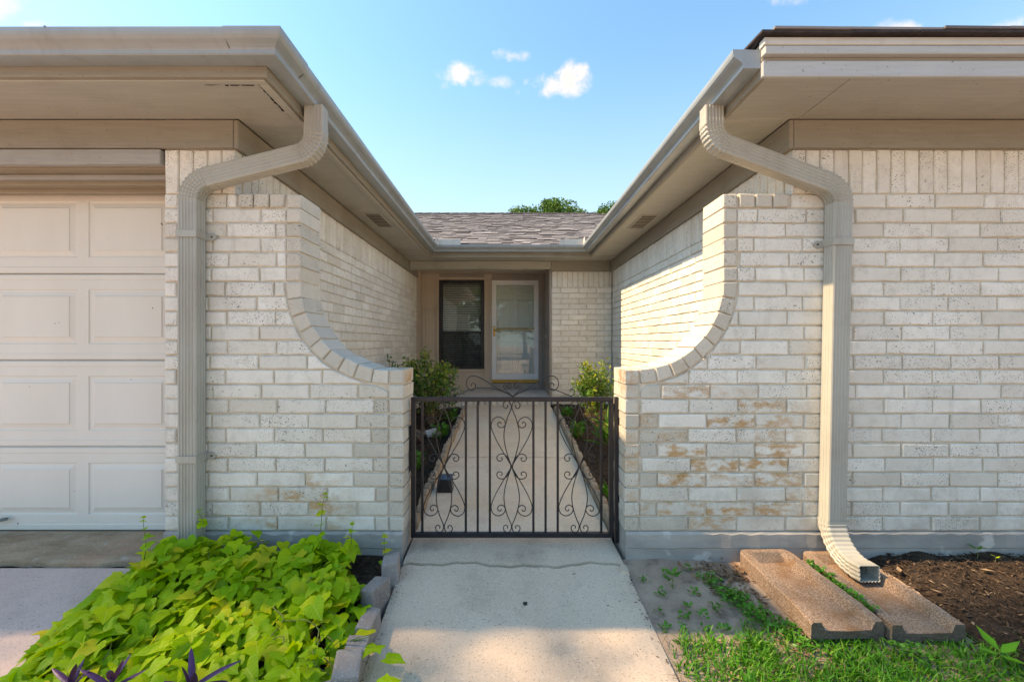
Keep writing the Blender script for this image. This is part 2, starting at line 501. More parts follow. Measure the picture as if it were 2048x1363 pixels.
def glass(name, tint, gloss):
    n = NT(name)
    tr = n.N('ShaderNodeBsdfTransparent')
    tr.inputs[0].default_value = rgba(tint)
    gl = n.N('ShaderNodeBsdfGlossy')
    gl.inputs['Roughness'].default_value = 0.01
    gl.inputs['Color'].default_value = (1, 1, 1, 1)
    fr = n.N('ShaderNodeFresnel')
    fr.inputs['IOR'].default_value = 1.5
    f = n.math('ADD', fr.outputs[0], gloss, True)
    ms = n.N('ShaderNodeMixShader')
    n.L(f, ms.inputs[0])
    n.L(tr.outputs[0], ms.inputs[1])
    n.L(gl.outputs[0], ms.inputs[2])
    n.L(ms.outputs[0], n.out.inputs['Surface'])
    bm_ = n.N('ShaderNodeBump')
    bm_.inputs['Strength'].default_value = 0.05
    bm_.inputs['Distance'].default_value = 0.02
    n.L(n.noise(3, 2), bm_.inputs['Height'])
    n.L(bm_.outputs[0], gl.inputs['Normal'])
    return n.m


M['glass'] = glass('storm_glass', (0.94, 0.96, 0.95), 0.01)
M['win_glass'] = glass('window_glass', (0.9, 0.92, 0.91), 0.035)
M['screen'] = None


def screen_mat():
    n = NT('insect_screen')
    tr = n.N('ShaderNodeBsdfTransparent')
    n.done((0.03, 0.032, 0.036), 0.8, 0.2)
    ms = n.N('ShaderNodeMixShader')
    ms.inputs[0].default_value = 0.38
    n.L(tr.outputs[0], ms.inputs[1])
    n.L(n.b.outputs[0], ms.inputs[2])
    n.L(ms.outputs[0], n.out.inputs['Surface'])
    return n.m


M['screen'] = screen_mat()


# ------------------------------------------------------------------ object helpers
def link_mesh(name, me, m, parent=None, loc=(0, 0, 0), rot=(0, 0, 0)):
    o = bpy.data.objects.new(name, me)
    col.objects.link(o)
    if m is not None and len(me.materials) == 0:
        me.materials.append(m)
    o.location = loc
    o.rotation_euler = rot
    if parent is not None:
        o.parent = parent
    return o


def tag(o, label=None, cat=None, group=None, kind=None):
    if label:
        o['label'] = label
    if cat:
        o['category'] = cat
    if group:
        o['group'] = group
    if kind:
        o['kind'] = kind
    return o


def thing(name, label, cat, loc=(0, 0, 0), group=None):
    o = bpy.data.objects.new(name, None)
    o.empty_display_size = 0.1
    col.objects.link(o)
    o.location = loc
    return tag(o, label, cat, group)


def structure(name, me, m, label=None):
    return tag(link_mesh(name, me, m), label, None, None, 'structure')


class MB:
    """vertex and face lists that become one mesh"""

    def __init__(self):
        self.v, self.f = [], []

    def add(self, vs, fs):
        b = len(self.v)
        self.v.extend([tuple(p) for p in vs])
        self.f.extend([tuple(i + b for i in f) for f in fs])
        return self

    def box(self, x0, x1, y0, y1, z0, z1):
        vs = [(x0, y0, z0), (x1, y0, z0), (x1, y1, z0), (x0, y1, z0), (x0, y0, z1), (x1, y0, z1), (x1, y1, z1), (x0, y1, z1)]
        return self.add(vs, [(3, 2, 1, 0), (4, 5, 6, 7), (0, 1, 5, 4), (1, 2, 6, 5), (2, 3, 7, 6), (3, 0, 4, 7)])

    def loft(self, rings, closed=True, cap=True):
        n = len(rings[0])
        b = len(self.v)
        for r in rings:
            self.v.extend([tuple(p) for p in r])
        for i in range(len(rings) - 1):
            for j in range(n if closed else n - 1):
                k = (j + 1) % n
                self.f.append((b + i * n + j, b + i * n + k, b + (i + 1) * n + k, b + (i + 1) * n + j))
        if cap and closed:
            self.f.append(tuple(b + j for j in reversed(range(n))))
            e = b + (len(rings) - 1) * n
            self.f.append(tuple(e + j for j in range(n)))
        return self

    def tube(self, pts, r, n=6, cap=True):
        P = [Vector(p) for p in pts]
        rs = r if isinstance(r, (list, tuple)) else [r] * len(P)
        t0 = (P[1] - P[0]).normalized()
        up = Vector((0, 0, 1)) if abs(t0.z) < 0.9 else Vector((0, 1, 0))
        nrm = t0.cross(up).normalized()
        rings = []
        for i, p in enumerate(P):
            t = (P[min(i + 1, len(P) - 1)] - P[max(i - 1, 0)])
            t = t.normalized() if t.length > 1e-9 else t0
            nrm = nrm - t * nrm.dot(t)
            nrm = nrm.normalized() if nrm.length > 1e-6 else t.orthogonal().normalized()
            bn = t.cross(nrm)
            rings.append([p + (nrm * math.cos(a) + bn * math.sin(a)) * rs[i] for a in [2 * math.pi * k / n for k in range(n)]])
        return self.loft(rings, True, cap)

    def mesh(self, name, smooth=False, fix=True):
        me = bpy.data.meshes.new(name)
        me.from_pydata(self.v, [], self.f)
        if fix and len(self.v) < 60000:
            bm = bmesh.new()
            bm.from_mesh(me)
            bmesh.ops.recalc_face_normals(bm, faces=bm.faces)
            bm.to_mesh(me)
            bm.free()
        if smooth:
            me.polygons.foreach_set('use_smooth', [True] * len(me.polygons))
        me.update()
        return me


def bevel_box(x0, x1, y0, y1, z0, z1, c=0.003, name='box', jit=0.0):
    bm = bmesh.new()
    bmesh.ops.create_cube(bm, size=1.0)
    for v in bm.verts:
        v.co = Vector(((x0 + x1) / 2 + v.co.x * (x1 - x0), (y0 + y1) / 2 + v.co.y * (y1 - y0), (z0 + z1) / 2 + v.co.z * (z1 - z0)))
        if jit:
            v.co += Vector((random.uniform(-jit, jit), random.uniform(-jit, jit), random.uniform(-jit, jit)))
    if c > 0:
        bmesh.ops.bevel(bm, geom=list(bm.edges), offset=c, segments=1, affect='EDGES', profile=0.5)
    me = bpy.data.meshes.new(name)
    bm.to_mesh(me)
    bm.free()
    return me


def board(name, x0, x1, y0, y1, z0, z1, m, parent, c=0.003):
    """one board with softened edges, as a part"""
    return link_mesh(name, bevel_box(x0, x1, y0, y1, z0, z1, c, name), m, parent)


def grid_sheet(xs, ys, zf, name):
    mb = MB()
    for y in ys:
        for x in xs:
            mb.v.append((x, y, zf(x, y)))
    n = len(xs)
    for j in range(len(ys) - 1):
        for i in range(n - 1):
            mb.f.append((j * n + i, j * n + i + 1, (j + 1) * n + i + 1, (j + 1) * n + i))
    return mb.mesh(name, True, False)


def lin(a, b, n):
    return [a + (b - a) * i / (n - 1) for i in range(n)]


# ------------------------------------------------------------------ main sizes (metres; x right, y into the scene, z up, lens at x = y = 0)
YW = 2.30               # front face of the front walls and the two wing walls
WING = 0.24             # thickness of the wing walls
XL, XR = -1.455, 1.516  # inner corners of the court
YFAR = 6.27             # brick wall at the back of the court
YLEFT_END = 6.84        # end of the left court wall
YDOOR = 7.30            # back of the entry alcove
XALC = 0.638            # right side of the alcove
Z0 = 0.129              # top of the foundation
CP, NC = 0.0785, 23     # course pitch and number of courses
JT = 0.0085             # joint
PITCH = 0.2605
ZS0 = Z0 + CP * NC      # foot of the soldier course
ZTOP = 2.172            # top of the brickwork
ZSOF = 2.319            # underside of the eaves
EV = 0.39               # eave overhang
FX_L, FX_R = XL + EV - .005, XR - EV + .004   # fascia lines along the court
FY = 1.906              # fascia line along the front
FY_FAR = YFAR - EV      # fascia line at the back
ZPORCH = 0.342


def walk_z(y):
    if y < YW:
        return -0.095 * (YW - y) if y > 0 else -0.095 * YW
    return max(0.0, min(0.242, 0.242 * (y - 2.45) / (5.72 - 2.45)))


def soil_z(x, y):
    base = walk_z(y) - 0.02
    return base


# ------------------------------------------------------------------ ground
def build_ground():
    ys = [-160, -30, -6, -2, -0.5, 0.0, 0.5, 1.0, 1.5, 2.0, 2.28, 2.45, 3.2, 4.0, 4.8, 5.72, 7, 10, 30, 160]
    xs = [-160, -40, -15, -8, -4, -1.75, -0.55, 0, 0.6, 1.6, 2.6, 4, 8, 15, 40, 160]
    me = grid_sheet(xs, ys, lambda x, y: walk_z(y) - 0.13, 'ground')
    structure('ground', me, M['soil'])
    # soil strip and lawn patch right of the walk, gently uneven
    def rz(x, y):
        n = 0.010 * math.sin(9 * x + 3 * y) * math.sin(7 * y - 2 * x) + 0.006 * math.sin(23 * x) * math.sin(19 * y)
        edge = min(1, max(0, (x - 0.56) / 0.12))
        return walk_z(y) - 0.022 + n * edge
    me = grid_sheet(lin(0.56, 4.2, 60), lin(-0.6, 2.302, 50), rz, 'soil_strip')
    structure('soil_strip', me, M['soil'], 'bare sandy soil strip between the walk and the splash blocks')
    # mulch bed right of the splash blocks, mounded against the foundation
    def mz(x, y):
        e = min(1, max(0, (x - 1.85) / 0.12)) * min(1, max(0, (y - 1.42 - 0.05 * math.sin(5 * x)) / 0.16))
        n = 0.012 * math.sin(17 * x + 5 * y) * math.sin(13 * y) + 0.008 * math.sin(31 * x) * math.sin(37 * y + x)
        return walk_z(y) - 0.05 + e * (0.062 + n)
    me = grid_sheet(lin(1.78, 4.2, 60), lin(1.36, 2.302, 34), mz, 'mulch_bed')
    structure('mulch_bed', me, M['mulch'], 'dark mulch bed along the right foundation')
    # bed of the lime vines
    def lz(x, y):
        e = min(1, max(0, (x + 1.78) / 0.1)) * min(1, max(0, (-0.60 - x) / 0.05))
        return walk_z(y) - 0.03 + e * (0.035 + 0.012 * math.sin(13 * x) * math.sin(11 * y))
    me = grid_sheet(lin(-1.79, -0.585, 30), lin(0.6, 2.302, 34), lz, 'mulch_bed')
    structure('mulch_bed', me, M['mulch'], 'dark mulch bed under the lime vine')
    # court beds
    for s, a, b in ((-1, XL, -0.575), (1, 0.625, XR)):
        def cz(x, y):
            return walk_z(y) - 0.005 + 0.014 * math.sin(15 * x) * math.sin(12 * y) + 0.008 * math.sin(37 * x + 11 * y)
        me = grid_sheet(lin(a, b, 16), lin(2.53, YFAR if s > 0 else 5.9, 60), cz, 'mulch_bed')
        structure('mulch_bed', me, M['mulch'], 'mulch planting bed along the %s side of the entry court' % ('left' if s < 0 else 'right'))
    # driveway and eroded apron
    me = grid_sheet(lin(-7.2, -1.735, 24), lin(-12.0, 2.215, 40), lambda x, y: walk_z(y) - 0.014, 'driveway')
    structure('driveway', me, M['drive'])
    me = grid_sheet([-160, -40, -7, 7, 40, 160], [-21, -17, -12.0], lambda x, y: walk_z(-1) - 0.020, 'street')
    structure('street', me, M['drive'], 'pale concrete street in front of the yard')
    mb = MB()
    xs = lin(-7.2, -1.72, 70)
    for i, x in enumerate(xs):
        j = 0.010 * math.sin(9 * x) + 0.006 * math.sin(31 * x + 1)
        mb.v += [(x, 2.235 + j, -0.03), (x, 2.238 + j, -0.006), (x, 2.262 + j, 0.004), (x, 2.72, 0.004)]
    for i in range(len(xs) - 1):
        for k in range(3):
            a = i * 4 + k
            mb.f.append((a, a + 4, a + 5, a + 1))
    structure('garage_apron', mb.mesh('garage_apron', False, True), M['apron'], 'worn brown concrete apron under the garage door')
    # entry walk: slab outside, threshold slab at the gate, two slabs in the court, with open joints
    def xl(y):
        return -0.548 + 0.02 * (YW - y)

    def xr(y):
        return 0.600 + (0.0 if y > 2.2 else 0.018 * (YW - y))
    crack = [(t, 2.218 + 0.012 * math.sin(8 * t) + 0.009 * math.sin(23 * t + 1) + 0.005 * math.sin(61 * t)) for t in lin(0, 1, 34)]
    n = len(crack)

    def slab(name, y0f, y1f, z1, z0, mat, label, edge=0.01):
        mb = MB()
        rows = 10 if y0f(0) > -1 else 60
        for j in range(rows):
            t = j / (rows - 1)
            for i in range(n):
                u = i / (n - 1)
                y = y0f(i) * (1 - t) + y1f(i) * t
                x = xl(y) + (xr(y) - xl(y)) * u
                z = walk_z(y) + 0.002 * math.sin(11 * x + 3 * y) * math.sin(5 * y)
                if i in (0, n - 1):
                    z -= 0.006
                mb.v.append((x, y, z + z1))
        for j in range(rows - 1):
            for i in range(n - 1):
                mb.f.append((j * n + i, j * n + i + 1, (j + 1) * n + i + 1, (j + 1) * n + i))
        # skirts
        per = [j * n for j in reversed(range(rows))] + list(range(1, n)) + [j * n + n - 1 for j in range(1, rows)] + [(rows - 1) * n + i for i in reversed(range(1, n - 1))]
        b = len(mb.v)
        for p in per:
            v = mb.v[p]
            mb.v.append((v[0], v[1], v[2] - z0))
        for k in range(len(per)):
            k2 = (k + 1) % len(per)
            mb.f.append((per[k], b + k, b + k2, per[k2]))
        return structure(name, mb.mesh(name, False, True), mat, label)
    slab('entry_walk', lambda i: -11.9, lambda i: crack[i][1] - 0.009, 0.0, 0.09, M['walk'], 'pale concrete walk leading up to the gate')
    slab('entry_walk', lambda i: crack[i][1] + 0.008, lambda i: 2.575, 0.003, 0.09, M['threshold'], 'cracked concrete threshold under the gate')
    slab('entry_walk', lambda i: 2.58, lambda i: 3.86, 0.0, 0.09, M['court_walk'], 'near slab of the court walk behind the gate')
    slab('entry_walk', lambda i: 3.876, lambda i: 5.72, 0.0, 0.09, M['court_walk'], 'far slab of the court walk before the porch step')
    # loose wedge of concrete beside the right pillar, and a pebble on the walk
    mb = MB()
    mb.loft([[(0.560, 2.150, -0.02), (0.604, 2.135, -0.02), (0.606, 2.205, -0.02), (0.575, 2.205, -0.02)],
             [(0.562, 2.152, 0.0), (0.602, 2.139, 0.001), (0.604, 2.202, 0.001), (0.576, 2.202, 0.002)]])
    tag(link_mesh('concrete_chip', mb.mesh('chip', False), M['threshold']), 'broken wedge of concrete at the foot of the right gate pillar', 'concrete chip')
    me = bpy.data.meshes.new('pebble')
    bm = bmesh.new()
    bmesh.ops.create_icosphere(bm, subdivisions=2, radius=0.010)
    for v in bm.verts:
        v.co = Vector((v.co.x * 1.1, v.co.y, v.co.z * 0.6)) * random.uniform(0.85, 1.12)
    bm.to_mesh(me)
    bm.free()
    yb = 1.93
    tag(link_mesh('pebble', me, M['black_plastic'], None, (0.077, yb, walk_z(yb) + 0.005)), 'small black pebble lying on the pale walk', 'pebble')
    # landing in front of the step, porch slab and its brick edge
    slab('entry_walk', lambda i: 5.728, lambda i: 6.188, 0.0, 0.09, M['court_walk'], 'concrete landing below the porch step')
    p = thing('porch', 'raised concrete porch with brick edge before the front door', 'porch', (0, 0, 0))
    link_mesh('porch_slab', bevel_box(XL + 0.004, XALC - 0.003, 6.306, YDOOR - 0.005, 0.0, ZPORCH, 0.006), M['porch'], p)
    x = XL + 0.006
    while x < XALC - 0.06:
        link_mesh('brick', bevel_box(x, x + 0.077, 6.195, 6.300, 0.13, ZPORCH - 0.002 + random.uniform(-.003, .003), 0.005), M['brick'], p)
        x += 0.0865


build_ground()


# ------------------------------------------------------------------ brick pieces
def brick_mesh(outline, depth, name='brick', c=0.0048, jit=0.0024):
    """outline: points (x, z) counter-clockwise seen from the front (front looks to -y); a rough-edged piece"""
    pts = [Vector((p[0], p[1])) for p in outline]
    fine = []
    for i, p in enumerate(pts):
        q = pts[(i + 1) % len(pts)]
        L = (q - p).length
        k = 3 if L > 0.16 else (2 if L > 0.1 else 1)
        for j in range(k):
            a = p.lerp(q, j / k)
            fine.append(a + Vector((random.uniform(-jit, jit), random.uniform(-jit, jit))))
    n = len(fine)
    inner = []
    for i in range(n):
        a, b, d = fine[i - 1], fine[i], fine[(i + 1) % n]
        e0, e1 = (b - a), (d - b)
        e0 = e0.normalized() if e0.length > 1e-9 else e1.normalized()
        e1 = e1.normalized() if e1.length > 1e-9 else e0
        n0, n1 = Vector((-e0.y, e0.x)), Vector((-e1.y, e1.x))
        m = (n0 + n1)
        m = m.normalized() if m.length > 1e-6 else n0
        k = c * random.uniform(0.7, 1.3) / max(0.45, m.dot(n0))
        inner.append(b + m * k)
    vs = [(p.x, 0.0, p.y) for p in inner] + [(p.x, c, p.y) for p in fine] + [(p.x, depth, p.y) for p in fine]
    fs = [tuple(range(n))]
    for i in range(n):
        j = (i + 1) % n
        fs.append((i, n + i, n + j, j))
        fs.append((n + i, 2 * n + i, 2 * n + j, n + j))
    me = bpy.data.meshes.new(name)
    me.from_pydata(vs, [], fs)
    bm = bmesh.new()
    bm.from_mesh(me)
    bmesh.ops.recalc_face_normals(bm, faces=bm.faces)
    # the open back must not confuse the direction: the front looks to -y
    bm.faces.ensure_lookup_table()
    if bm.faces[0].normal.y > 0:
        bmesh.ops.reverse_faces(bm, faces=bm.faces)
    bm.to_mesh(me)
    bm.free()
    return me


def rect(w, h):
    return [(-w / 2, -h / 2), (w / 2, -h / 2), (w / 2, h / 2), (-w / 2, h / 2)]


BL, BH = PITCH - JT, CP - JT
SOL_W = 0.0762
FULL = [brick_mesh(rect(BL + random.uniform(-.002, .002), BH + random.uniform(-.0015, .0015)), 0.06) for _ in range(12)]
SOLD = [brick_mesh(rect(SOL_W - JT + random.uniform(-.002, .002), ZTOP - ZS0 - JT * 0.7), 0.06) for _ in range(8)]


def put_brick(me, x, y, z, parent, mat, rz=0.0, wob=0.0022):
    o = bpy.data.objects.new('brick', me)
    if len(me.materials) == 0:
        me.materials.append(None)
    col.objects.link(o)
    o.material_slots[0].link = 'OBJECT'
    o.material_slots[0].material = mat
    ca, sa = math.cos(rz), math.sin(rz)
    d = random.uniform(-wob, wob)
    o.location = (x - sa * d, y + ca * d, z + random.uniform(-.0007, .0007))
    o.rotation_euler = (random.uniform(-.006, .006), random.uniform(-.003, .003), rz + random.uniform(-.004, .004))
    o.parent = parent
    return o


def poly_extrude(outline, y0, y1, name):
    """outline (x, z) extruded along y, as a closed solid"""
    mb = MB()
    mb.loft([[(p[0], y0, p[1]) for p in outline], [(p[0], y1, p[1]) for p in outline]])
    return mb.mesh(name)


RI = 0.471
ZC = Z0 + 17 * CP
RO = RI + 0.080


def build_front_wall(sign, xp, xv, xcorner, xend, label, phase):
    """wing wall with a quarter-round scoop (from the pillar at xp up to the court corner) and the house wall beyond it"""
    t = thing('brick_wall', label, 'brick wall', (0, 0, 0))
    xc = xv - RI
    ztop_wing = Z0 + NC * CP - 0.006

    def X(u):
        return sign * u

    # mortar body of the wing: pillar, quarter round, house corner
    body = [(xp + 0.008, Z0), (xcorner + 0.02, Z0), (xcorner + 0.02, ztop_wing - 0.006), (xv + 0.006, ztop_wing - 0.006), (xv + 0.006, ZC)]
    for k in range(1, 15):
        a = math.radians(90 * k / 15)
        body.append((xc + (RI + 0.008) * math.cos(a), ZC - (RI + 0.008) * math.sin(a)))
    body.append((xp + 0.008, ZC - RI - 0.008))
    if sign < 0:
        body = [(-p[0], p[1]) for p in body]
    link_mesh('mortar', poly_extrude(body, YW + 0.0105, YW + WING - 0.006, 'mortar'), M['mortar'], t)
    a, b = sorted((X(xcorner + 0.0205), X(xend)))
    mbm = MB().box(a, b, YW + 0.0105, YW + 0.10, Z0, ZTOP + 0.27)
    link_mesh('mortar', mbm.mesh('mortar'), M['mortar'], t)
    # foundation
    a, b = sorted((X(xp + 0.004), X(xend)))
    mbf = MB()
    xs = lin(a, b, 60)
    for x in xs:
        j = 0.0025 * math.sin(13 * x) + 0.002 * math.sin(41 * x)
        mbf.v += [(x, YW - 0.004 + j, -0.2), (x, YW - 0.006 + j, 0.04), (x, YW - 0.010 + j, 0.045), (x, YW - 0.010 + j, Z0 - 0.012 + 0.004 * math.sin(57 * x)), (x, YW + 0.004, Z0 - 0.001), (x, YW + WING, Z0 - 0.001), (x, YW + WING, -0.2)]
    for i in range(len(xs) - 1):
        for k in range(6):
            q = i * 7 + k
            mbf.f.append((q, q + 7, q + 8, q + 1))
    mbf.f.append(tuple(range(7)))
    mbf.f.append(tuple((len(xs) - 1) * 7 + k for k in reversed(range(7))))
    link_mesh('foundation', mbf.mesh('foundation'), M['foundation'], t)

    def piece(outline_u, depth, y=YW, bare=False, wob=0.0022):
        pts = [(sign * p[0], p[1]) for p in outline_u]
        if sign < 0:
            pts.reverse()
        cx = sum(p[0] for p in pts) / len(pts)
        cz = sum(p[1] for p in pts) / len(pts)
        me = brick_mesh([(p[0] - cx, p[1] - cz) for p in pts], depth)
        return put_brick(me, cx, y, cz, t, M['brick_bare'] if bare else M['brick'], 0.0, wob)

    j = JT / 2
    cw = 0.079                           # header width on the face
    # pillar edge column
    kp = int(round((ZC - RI - Z0) / CP))
    for k in range(kp):
        z = Z0 + k * CP
        top = z + CP - j if k < kp - 1 else ZC - RI
        piece([(xp, z + j), (xp + cw - j, z + j), (xp + cw - j, top), (xp, top)], WING, YW - 0.001, True, 0.003)
    # voussoirs round the scoop
    a0 = math.degrees(math.asin((xp + cw + 0.003 - xc) / (RI + 0.03))) if xp + cw > xc else 0.0
    nv = 9
    for k in range(nv):
        s0 = a0 + (90 - a0) * k / nv
        s1 = a0 + (90 - a0) * (k + 1) / nv
        g = 0.35
        s0, s1 = math.radians(s0 + g), math.radians(s1 - g)
        sm = (s0 + s1) / 2
        ri = RI + random.uniform(-.003, .003)

        def pt(r, s):
            return (xc + r * math.sin(s), ZC - r * math.cos(s))
        piece([pt(ri, s1), pt(ri, s0), pt(RO - 0.004, s0), pt(RO - 0.004, s1)][::-1] if False else [pt(ri, s0), pt(RO - 0.004, s0), pt(RO - 0.004, s1), pt(ri, s1)], WING, YW - 0.002, True, 0.003)
    # straight jamb above the scoop
    for k in range(17, NC):
        z = Z0 + k * CP
        piece([(xv, z + j), (xv + cw - j, z + j), (xv + cw - j, z + CP - j), (xv, z + CP - j)], WING, YW - 0.001, True, 0.003)
    # three cap headers on top of the wing
    u = xv + cw + 0.004
    w = (xcorner - 0.012 - u) / 3
    for k in range(3):
        z = Z0 + (NC - 1) * CP
        piece([(u + k * w + j, z + j + 0.001), (u + (k + 1) * w - j, z + j + 0.001), (u + (k + 1) * w - j, z + CP - j + .002), (u + k * w + j, z + CP - j + .002)], WING, YW - 0.007, True, 0.003)

    def edge(z):
        if z < ZC - RO - 0.006:
            return xp + cw + j * 1.0
        if z >= ZC:
            return xv + cw + j * 0.6
        return max(xp + cw + j * 1.0, xc + math.sqrt(max(0, (RO + 0.008) ** 2 - (ZC - z) ** 2)))
    # running bond
    for k in range(NC):
        z0, z1 = Z0 + k * CP + j, Z0 + (k + 1) * CP - j
        start = xp - 1.0 + phase + (PITCH * 0.36 if k % 2 else 0) + random.uniform(-.014, .014)
        u = start
        while u < xend:
            u0, u1 = u + j, u + PITCH - j
            u += PITCH
            if k == NC - 1 and u0 < xcorner:
                u0 = max(u0, xcorner + 0.001)
                if u1 - u0 < 0.02:
                    continue
            e0, em, e1 = edge(z0), edge((z0 + z1) / 2), edge(z1)
            u1 = min(u1, xend)
            if max(u0, e0) > u1 - 0.012 and max(u0, e1) > u1 - 0.012:
                continue
            bare = (max(u0, em) < xp + cw + 0.07) and k < kp + 2
            if u0 >= max(e0, em, e1) and abs((u1 - u0) - BL) < 0.004:
                o = put_brick(random.choice(FULL), X((u0 + u1) / 2), YW, (z0 + z1) / 2, t, M['brick'])
            else:
                a0_, am, a1_ = (min(max(u0, e), u1 - 0.004) for e in (e0, em, e1))
                if abs(a0_ - a1_) < 0.002:
                    if u1 - a0_ < 0.014:
                        continue
                    piece([(a0_, z0), (u1, z0), (u1, z1), (a0_, z1)], 0.06, YW, bare)
                else:
                    piece([(a0_, z0), (u1, z0), (u1, z1), (a1_, z1), (am, (z0 + z1) / 2)], 0.06, YW, bare)
    # soldier course under the frieze, beyond the court corner
    u = xcorner + 0.002
    while u < xend - 0.02:
        if u + SOL_W > xend:
            me = brick_mesh(rect(xend - u - JT, ZTOP - ZS0 - JT * 0.7), 0.06)
            put_brick(me, X((u + xend) / 2), YW, (ZS0 + ZTOP) / 2, t, M['brick'])
        else:
            put_brick(random.choice(SOLD), X(u + SOL_W / 2), YW, (ZS0 + ZTOP) / 2, t, M['brick'])
        u += SOL_W
    return t


build_front_wall(1, 0.626, 1.150, XR, 3.62, 'white painted brick wall right of the gate with scooped wing, rusty patches and downspout', 0.045)
build_front_wall(-1, 0.559, 1.110, -XL, 1.838, 'white painted brick wall between garage door and gate with scooped wing, behind the lime vine', 0.12)


def build_side_wall(x, rz, y0, y1, label, k_from, y_from):
    """court wall along y; rz turns the brick fronts into the court"""
    t = thing('brick_wall', label, 'brick wall')
    s = 1 if rz > 0 else -1              # direction the wall looks along x
    a, b = sorted((x - s * 0.0105, x - s * 0.10))
    link_mesh('mortar', MB().box(a, b, y0, y1 + (0.13 if s < 0 else 0.0), Z0, ZTOP + 0.27).mesh('mortar'), M['mortar'], t)
    a, b = sorted((x + s * 0.006, x - s * 0.10))
    link_mesh('foundation', MB().box(a, b, y0, y1, -0.2, Z0 - 0.001).mesh('foundation'), M['foundation'], t)
    j = JT / 2
    rest = []

    def far(me, y, z):
        rest.append((me, y, z))
    for k in range(NC):
        z = Z0 + (k + 0.5) * CP
        y = y0 + 0.006 - (PITCH * 0.4 if k % 2 else 0) + random.uniform(-.012, .012)
        while y < y1:
            a, b = max(y + j, y0), min(y + PITCH - j, y1)
            y += PITCH
            if b - a < 0.025:
                continue
            full = abs(b - a - BL) < 0.004
            seen = (k >= k_from and b > y_from)
            me = random.choice(FULL) if full else brick_mesh(rect(b - a, BH), 0.06)
            if seen:
                put_brick(me, x, (a + b) / 2, z, t, M['brick'], rz, 0.0016)
            else:
                far(me, (a + b) / 2, z)
    # the soldier course also runs above the wing, out to the front corner
    a, b = sorted((x - s * 0.0105, x - s * 0.10))
    link_mesh('mortar', MB().box(a, b, YW + 0.012, y0 - 0.0005, ZS0 - 0.004, ZTOP + 0.27).mesh('mortar'), M['mortar'], t)
    y = YW + 0.064
    while y < y1 - 0.03:
        w = min(SOL_W, y1 - y)
        me = random.choice(SOLD) if w == SOL_W else brick_mesh(rect(w - JT, ZTOP - ZS0 - JT * 0.7), 0.06)
        if y > y_from - 0.3 or y < YW + 0.3:
            put_brick(me, x, y + w / 2, (ZS0 + ZTOP) / 2, t, M['brick'], rz, 0.0016)
        else:
            far(me, y + w / 2, (ZS0 + ZTOP) / 2)
        y += SOL_W
    # the low and near bricks, hidden by the wing, pillars and plants: one piece
    mb = MB()
    mx = Matrix.Rotation(rz, 4, 'Z')
    for me, yy, zz in rest:
        T = Matrix.Translation((x, yy, zz)) @ mx
        mb.add([T @ v.co for v in me.vertices], [tuple(p.vertices) for p in me.polygons])
    o = link_mesh('bricks', mb.mesh('bricks', False, False), M['brick'], t)
    o['kind'] = 'stuff'
    return t


build_side_wall(XR, -math.pi / 2, YW + WING + 0.001, YFAR - 0.012, 'sunlit white brick wall along the right side of the entry court', 6, 3.2)
build_side_wall(XL, math.pi / 2, YW + WING + 0.001, YLEFT_END, 'shaded white brick wall along the left side of the entry court', 6, 3.2)


def build_far_wall():
    t = thing('brick_wall', 'cream brick wall at the back of the court, right of the front door', 'brick wall')
    link_mesh('mortar', MB().box(XALC + 0.005, XR, YFAR + 0.0105, YFAR + 0.11, 0.05, ZTOP - 0.002).mesh('mortar'), M['mortar'], t)
    j = JT / 2
    for k in range(1, NC):
        z = Z0 + (k + 0.5) * CP
        x = XALC - PITCH * 0.5 + (PITCH * 0.45 if k % 2 else 0)
        while x < XR:
            a, b = max(x + j, XALC), min(x + PITCH - j, XR - 0.004)
            x += PITCH
            if b - a < 0.025:
                continue
            me = random.choice(FULL) if abs(b - a - BL) < 0.004 else brick_mesh(rect(b - a, BH), 0.06)
            put_brick(me, (a + b) / 2, YFAR, z, t, M['brick'], 0.0, 0.0018)
    x = XALC
    while x < XR - 0.03:
        w = min(SOL_W, XR - 0.004 - x)
        me = random.choice(SOLD) if w == SOL_W else brick_mesh(rect(w - JT, ZTOP - ZS0 - JT * .7), 0.06)
        put_brick(me, x + w / 2, YFAR, (ZS0 + ZTOP) / 2, t, M['brick'], 0.0, 0.0018)
        x += SOL_W


build_far_wall()


